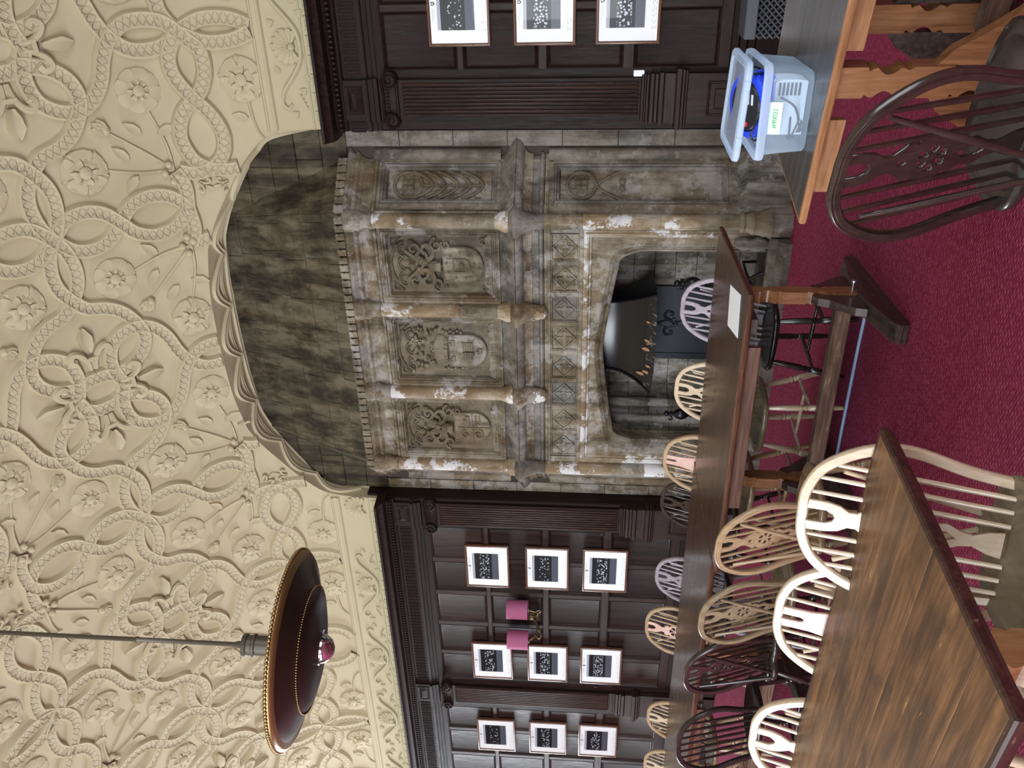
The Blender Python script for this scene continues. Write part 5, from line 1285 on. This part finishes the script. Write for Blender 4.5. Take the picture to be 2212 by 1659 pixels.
def chair_meshes(kind, wood_, splat_wood=None):
    w_ = CH[wood_]; ms = []
    # saddle seat
    out = [(-.07, .19), (-.15, .175), (-.195, .12), (-.215, .02), (-.21, -.08), (-.175, -.165), (-.09, -.20), (0, -.205)]
    out = catmull(out + [(-x, y) for x, y in out[-2::-1]], 3)
    if kind != 'plain': out = out + [(.055, .20), (.045, .235), (.02, .25), (-.02, .25), (-.045, .235), (-.055, .20)]
    b = MB(); def_r = [[(x * k, y * k, z) for x, y in out] for k, z in ((.90, .408), (.97, .414), (1.0, .428), (.995, .440), (.96, .446), (.80, .440), (.5, .433))]
    b.rings(def_r); ms.append(('seat', b.mesh('seat', seat_mat(wood_), 50), None))
    # bow: rounded flat section
    bp = bow_pts(); rg = []
    for i, (x, h) in enumerate(bp):
        a, c_ = bp[max(0, i - 1)], bp[min(len(bp) - 1, i + 1)]; tx, th = c_[0] - a[0], c_[1] - a[1]; q = math.hypot(tx, th); nx, nh = -th / q, tx / q
        p = Vector(LP(x, h)); N1 = Vector((nx, LEAN * nh, nh)).normalized(); N2 = Vector((tx / q, LEAN * th / q, th / q)).normalized().cross(N1)
        rg.append([p + N1 * (.0148 * u) + N2 * (.0120 * v) for u, v in ((-1, -.6), (-.75, -1), (.2, -1), (.32, -.8), (.75, -.95), (1, -.6), (1, .6), (.7, 1), (-.7, 1), (-1, .6))])
    ms.append(('bow', MB().rings(rg).mesh('bow', w_, 45), None))
    def bow_h(x):
        best = max((p for p in bp if abs(p[0] - x) < .02), key=lambda p: p[1], default=(x, .3)); return best[1]
    sp = [.058, .098, .136] if kind != 'plain' else [.0, .042, .084, .126]
    for s_ in (-1, 1):
        for q in sp:
            if q == 0 and s_ < 0: continue
            tx = s_ * q * 1.12; hb = bow_h(tx); a = Vector(LP(s_ * q, -.01, -.02)); c_ = Vector(LP(tx, hb - .004))
            ms.append(('spindle', MB().tube([a, a.lerp(c_, .35), a.lerp(c_, .7), c_], [.0065, .0085, .0072, .0058], 8).mesh('spindle', w_, 60), None))
    if kind != 'plain':
        for s_ in (-1, 1):
            a = Vector((s_ * .022, .235, .435)); c_ = Vector(LP(s_ * .135, .365)); ms.append(('brace', MB().tube([a, a.lerp(c_, .5), c_], [.008, .0095, .007], 8).mesh('brace', w_, 60), None))
    if kind == 'wheel':
        R = [(.036, 0), (.030, .03), (.014, .065), (.020, .095), (.036, .125), (.030, .15), (.040, .165), (.047, .178), (.040, .19), (.050, .20), (.060, .222), (.062, .245), (.050, .268), (.044, .278), (.052, .292), (.038, .308), (.022, .33), (.022, .35), (.036, .372), (.042, .40), (.044, .448), (.020, .452), (.020, .405), (.012, .388), (0, .382)]
        holes = []
        for k in range(6):
            a0 = PI / 3 * k; holes.append([(r * math.cos(a0 + t), .232 + r * math.sin(a0 + t)) for r, t in ((.014, -.30), (.034, -.38), (.038, 0), (.034, .38), (.014, .30))])
        holes.append([(0, .294), (-.010, .304), (-.007, .314), (0, .318), (.007, .314), (.010, .304)])
        holes.append([(0, .10), (.016, .125), (.012, .155), (0, .172), (-.012, .155), (-.016, .125)])
    elif kind == 'ring':
        R = [(.036, 0), (.028, .04), (.02, .08), (.03, .12), (.024, .16), (.036, .17), (.044, .185), (.036, .20), (.052, .215), (.062, .245), (.052, .275), (.036, .288), (.046, .302), (.040, .32), (.024, .325), (.018, .345), (.036, .375), (.042, .40), (.044, .448), (.020, .452), (.020, .41), (.010, .395), (0, .39)]
        holes = []
        for k in range(6):
            a0 = PI / 3 * k + .5; holes.append([(r * math.cos(a0 + t), .245 + r * math.sin(a0 + t)) for r, t in ((.012, -.36), (.042, -.44), (.045, 0), (.042, .44), (.012, .36))])
        holes.append([(0, .10), (.012, .12), (0, .15), (-.012, .12)])
    elif kind == 'vase':
        R = [(.040, 0), (.034, .05), (.030, .10), (.040, .15), (.056, .20), (.058, .25), (.046, .31), (.036, .37), (.036, .448), (.010, .452), (.010, .40), (.006, .39), (0, .387)]
        holes = []
    if kind != 'plain':
        outl = R + [(-x, z) for x, z in R[-2::-1]]
        me = flat_mesh('splat', outl, holes, .009, CH[splat_wood or wood_], .001)
        ang = math.atan(LEAN); me.transform(Matrix.Translation((0, .112, .44)) @ Matrix.Rotation(-ang, 4, 'X') @ Matrix.Diagonal((1, 1, 1.04, 1)).to_4x4())
        ms.append(('splat', me, None))
    # turned legs and H stretcher
    lp = [(.0, .010), (.05, .014), (.28, .019), (.42, .021), (.46, .014), (.475, .020), (.49, .014), (.52, .016), (.535, .022), (.55, .015), (.60, .020), (.85, .017), (1, .012)]
    legs = {}
    for s_ in (-1, 1):
        for nm, (ax, ay, bx, by) in (('f', (.135, -.125, .195, -.19)), ('r', (.12, .115, .175, .215))):
            a = Vector((s_ * ax, ay, .415)); c_ = Vector((s_ * bx, by, 0)); legs[s_, nm] = (a, c_)
            ms.append(('leg', MB().tube([a.lerp(c_, 1 - t) for t, r in lp], [r for t, r in lp], 10).mesh('leg', w_, 50), None))
    mid = {}
    for s_ in (-1, 1):
        a = legs[s_, 'f'][0].lerp(legs[s_, 'f'][1], .58); c_ = legs[s_, 'r'][0].lerp(legs[s_, 'r'][1], .58)
        ms.append(('side_stretcher', MB().tube([a, a.lerp(c_, .5), c_], [.008, .013, .008], 8).mesh('side_stretcher', w_, 60), None)); mid[s_] = a.lerp(c_, .5)
    ms.append(('cross_stretcher', MB().tube([mid[-1], mid[-1].lerp(mid[1], .5), mid[1]], [.008, .013, .008], 8).mesh('cross_stretcher', w_, 60), None))
    return ms
CACHE = {}
def chair(label, kind, wood_, x, y, deg, sc=1.0, splat=None, group='Windsor bow-back chairs', splat_label=None):
    k = (kind, wood_, splat)
    if k not in CACHE: CACHE[k] = chair_meshes(kind, wood_, splat)
    t = thing('windsor_chair', label, 'chair', (x, y, 0), math.radians(deg), group); t.scale = (sc, sc, sc)
    for nm, me, lb in CACHE[k]:
        o = link(nm, me, t)
        if nm == 'splat' and splat_label: o['label'] = splat_label
    return t
# facing the camera, behind the fireplace tables (right to left)
chair('silvery-edged dark wheelback chair behind the paper table, in front of the fireback', 'wheel', 'silver', -2.19, 4.41, -6, .99)
for o in kids(bpy.data.objects['windsor_chair']):
    if o.name.split('.')[0] in ('leg', 'side_stretcher', 'cross_stretcher'):
        o.data = o.data.copy(); o.data.materials.clear(); o.data.materials.append(CH['ebony'])
chair('pale glossy wheelback chair behind the paper table, left of the fireback', 'wheel', 'pale', -2.73, 4.36, -5, .99)
chair('honey bow-back chair with plain pinkish splat at the joint of the two dark tables', 'vase', 'honey', -3.27, 4.34, -4, 1.03, 'rosy', splat_label='smooth pinkish wooden splat')
chair('dark brown wheelback chair behind the tables at the left edge of the stone fireplace', 'wheel', 'dark', -3.84, 4.62, -6, .99)
chair('silvery grey wheelback chair behind the dark tables under the first picture column', 'wheel', 'silver', -4.43, 4.48, -3, 1.0)
chair('honey chair with ring splat behind the dark tables under the pink wall light', 'ring', 'honey', -5.10, 4.64, 6, 1.03, 'rosy', splat_label='pierced ring splat, pinkish wood')
chair('honey wheelback chair behind the dark tables, second from the left edge of the photo', 'wheel', 'honey', -5.74, 4.26, 0, 1.0, 'pale')
chair('honey wheelback chair behind the dark tables, at the left edge of the photo', 'wheel', 'honey', -6.26, 4.20, 0, 1.0, 'pale')
# backs towards the camera, on the near side of the fireplace tables
chair('honey wheelback chair seen from behind, nearest the end of the paper table', 'wheel', 'honey', -2.50, 3.14, 174, .965)
chair('olive brown wheelback chair seen from behind, second along the table', 'wheel', 'olive', -3.14, 3.31, 177, .965)
chair('near black wheelback chair seen from behind with its back turned', 'wheel', 'dark', -3.60, 3.38, 174, 1.0)
chair('dark plain spindle-back chair without splat seen from behind', 'plain', 'ebony', -4.24, 3.36, 190, 1.0)
# facing the camera, on the far side of the near table
chair('big pale wheelback chair with shining bow at the corner of the scratched table', 'wheel', 'pale', -1.40, 1.565, 10, .985)
chair('pale bow-back chair with plain rosy splat behind the scratched table', 'vase', 'pale', -1.895, 1.66, 5, .965, 'rosy', splat_label='plain rosy splat with a slot at the top')
chair('pale bow-back chair with ring splat behind the scratched table, lower left of the photo', 'ring', 'pale', -2.465, 1.65, 4, .975)
# near right
chair('dark brown wheelback chair seen close from behind, tucked towards the grey table', 'wheel', 'dark', -.50, 2.225, 162.5, 1.0)

# ------------------------------------------------------------------ plastic box of cables
BX, BY = -.64, 3.08
bt = thing('storage_box', 'clear plastic storage box with white label on the grey worn table', 'storage box', (BX, BY, .7515), math.radians(1.0))
def rr(hx, hy, r, z, n=4):
    p = []
    for cx, cy, a0 in ((hx - r, hy - r, 0), (-hx + r, hy - r, PI / 2), (-hx + r, -hy + r, PI), (hx - r, -hy + r, 3 * PI / 2)):
        for k in range(n + 1): a = a0 + PI / 2 * k / n; p.append((cx + r * math.cos(a), cy + r * math.sin(a), z))
    return p
MB().rings([rr(.118, .168, .03, .004), rr(.126, .176, .03, 0), rr(.131, .181, .03, .006), rr(.136, .188, .03, .08), rr(.142, .195, .03, .150)], True, False).build('box_body', M['plastic'], bt, smooth=50)
MB().rings([rr(.142, .195, .03, .140), rr(.156, .209, .035, .140), rr(.158, .211, .035, .152), rr(.156, .209, .035, .166), rr(.150, .203, .033, .168), rr(.143, .196, .03, .160)], False, False).build('box_rim', M['plastic_rim'], bt, smooth=40)
MB().box(-.05, .05, .207, .215, .128, .165, None, .002).build('handle', M['plastic_rim'], bt)
o = MB().box(-.052, .052, -.0012, 0, -.021, .021).build('label_sticker', M['label'], bt); o.location = (-.014, -.1925, .115); o.rotation_euler.x = math.radians(-3)
o = link('label_text', text_mesh('#90022', .021, .0006, M['green_ink']), bt); o.location = (-.014, -.1945, .115)
o = MB().box(-.053, .053, -.0006, 0, -.022, .022).build('label_border', M['green_ink'], bt); o.location = (-.014, -.192, .115); o.rotation_euler.x = math.radians(-3)
lid = thing('box_lid', 'clear plastic lid resting askew on top of the cable reel in the box', 'lid', (BX + .0, BY + .0, .975), math.radians(1.5)); lid.rotation_euler = (math.radians(-2), math.radians(-3.0) * -1, math.radians(2))
MB().rings([rr(.160, .213, .036, -.018), rr(.163, .216, .037, -.014), rr(.162, .215, .037, .0), rr(.155, .208, .035, .006), rr(.140, .193, .03, .006), rr(.136, .189, .03, -.004)], False, True).build('lid_panel', M['plastic_rim'], lid, smooth=40)
MB().rings([rr(.157, .210, .036, -.018), rr(.157, .210, .036, .002)], False, False).build('lid_rim', M['plastic_rim'], lid, smooth=40)
for s_ in (-1, 1): MB().box(s_ * .09 - .012, s_ * .09 + .012, -.2185, -.214, -.016, .003).build('clip', M['plastic_rim'], lid)
t = thing('cable_reel', 'blue round cable reel with black face and red switch in the plastic box', 'cable reel', (BX + .0, BY - .02, .90)); t.rotation_euler = (math.radians(24), math.radians(-4), 0)
MB().lathe([(.001, -.04), (.105, -.04), (.112, -.032), (.112, -.018), (.10, -.012), (.10, .012), (.112, .018), (.112, .032), (.105, .040), (.088, .042), (.086, .036)], seg=36).build('blue_drum', M['blue'], t, smooth=40)
MB().lathe([(.001, .036), (.086, .036), (.080, .046), (.001, .048)], seg=30).build('black_face', M['black_pl'], t, smooth=40)
MB().box(-.066, -.050, -.020, -.004, .040, .054, None, .002).build('red_button', M['red'], t)
for k in range(3): MB().box(.01, .045, -.05 + .022 * k, -.042 + .022 * k, .046, .0495).build('white_mark', M['paper'], t)
t = thing('white_appliance', 'white slotted plastic device standing inside the box of cables', 'appliance', (BX + .005, BY - .07, .758))
MB().rings([[(x, y * 1.0, z) for x, z in ((-.085, 0), (.09, 0), (.095, .03), (.095, .085), (.085, .105), (-.02, .10), (-.085, .085))] for y in (-.055, .055)]).build('casing', M['white_plastic'], t)
for k in range(6): MB().box(.045, .085, -.058, -.054, .022 + .013 * k, .029 + .013 * k).build('vent_slot', M['black_pl'], t)
rnd = random.Random(4)
def loopc(cx, cy, cz, r, n, seed, rr_=.0035, zs=1.0):
    q = random.Random(seed); p = []
    for i in range(n): a = i * 1.9; p.append((cx + r * math.cos(a) * q.uniform(.7, 1.1), cy + r * 1.25 * math.sin(a) * q.uniform(.7, 1.1), cz + q.uniform(0, .05) * zs))
    return MB().tube(catmull(p, 6), rr_, 6)
o = loopc(BX - .055, BY - .09, .762, .045, 16, 2).build('black_cable', M['black_pl'], smooth=60); tag(o, 'tangled black cable in the left end of the plastic box', 'cable')
o = MB().tube(catmull([(BX + .02, BY - .10, .88), (BX - .06, BY - .16, .93), (BX - .10, BY - .12, .915), (BX - .11, BY - .05, .88), (BX - .08, BY, .80), (BX - .05, BY - .1, .77), (BX + .02, BY - .165, .80), (BX + .05, BY - .16, .85)], 6), .0042, 6).build('power_lead', M['black_pl'], smooth=60); tag(o, 'black power lead looping out of the box under its lid', 'cable')
o = MB().tube(catmull([(BX + .10, BY + .02, .87), (BX + .11, BY - .08, .935), (BX + .09, BY + .06, .945), (BX + .10, BY + .13, .90), (BX + .06, BY + .10, .80)], 6), .0042, 6).build('power_lead', M['black_pl'], smooth=60); tag(o, 'black lead arching at the right end of the plastic box', 'cable')
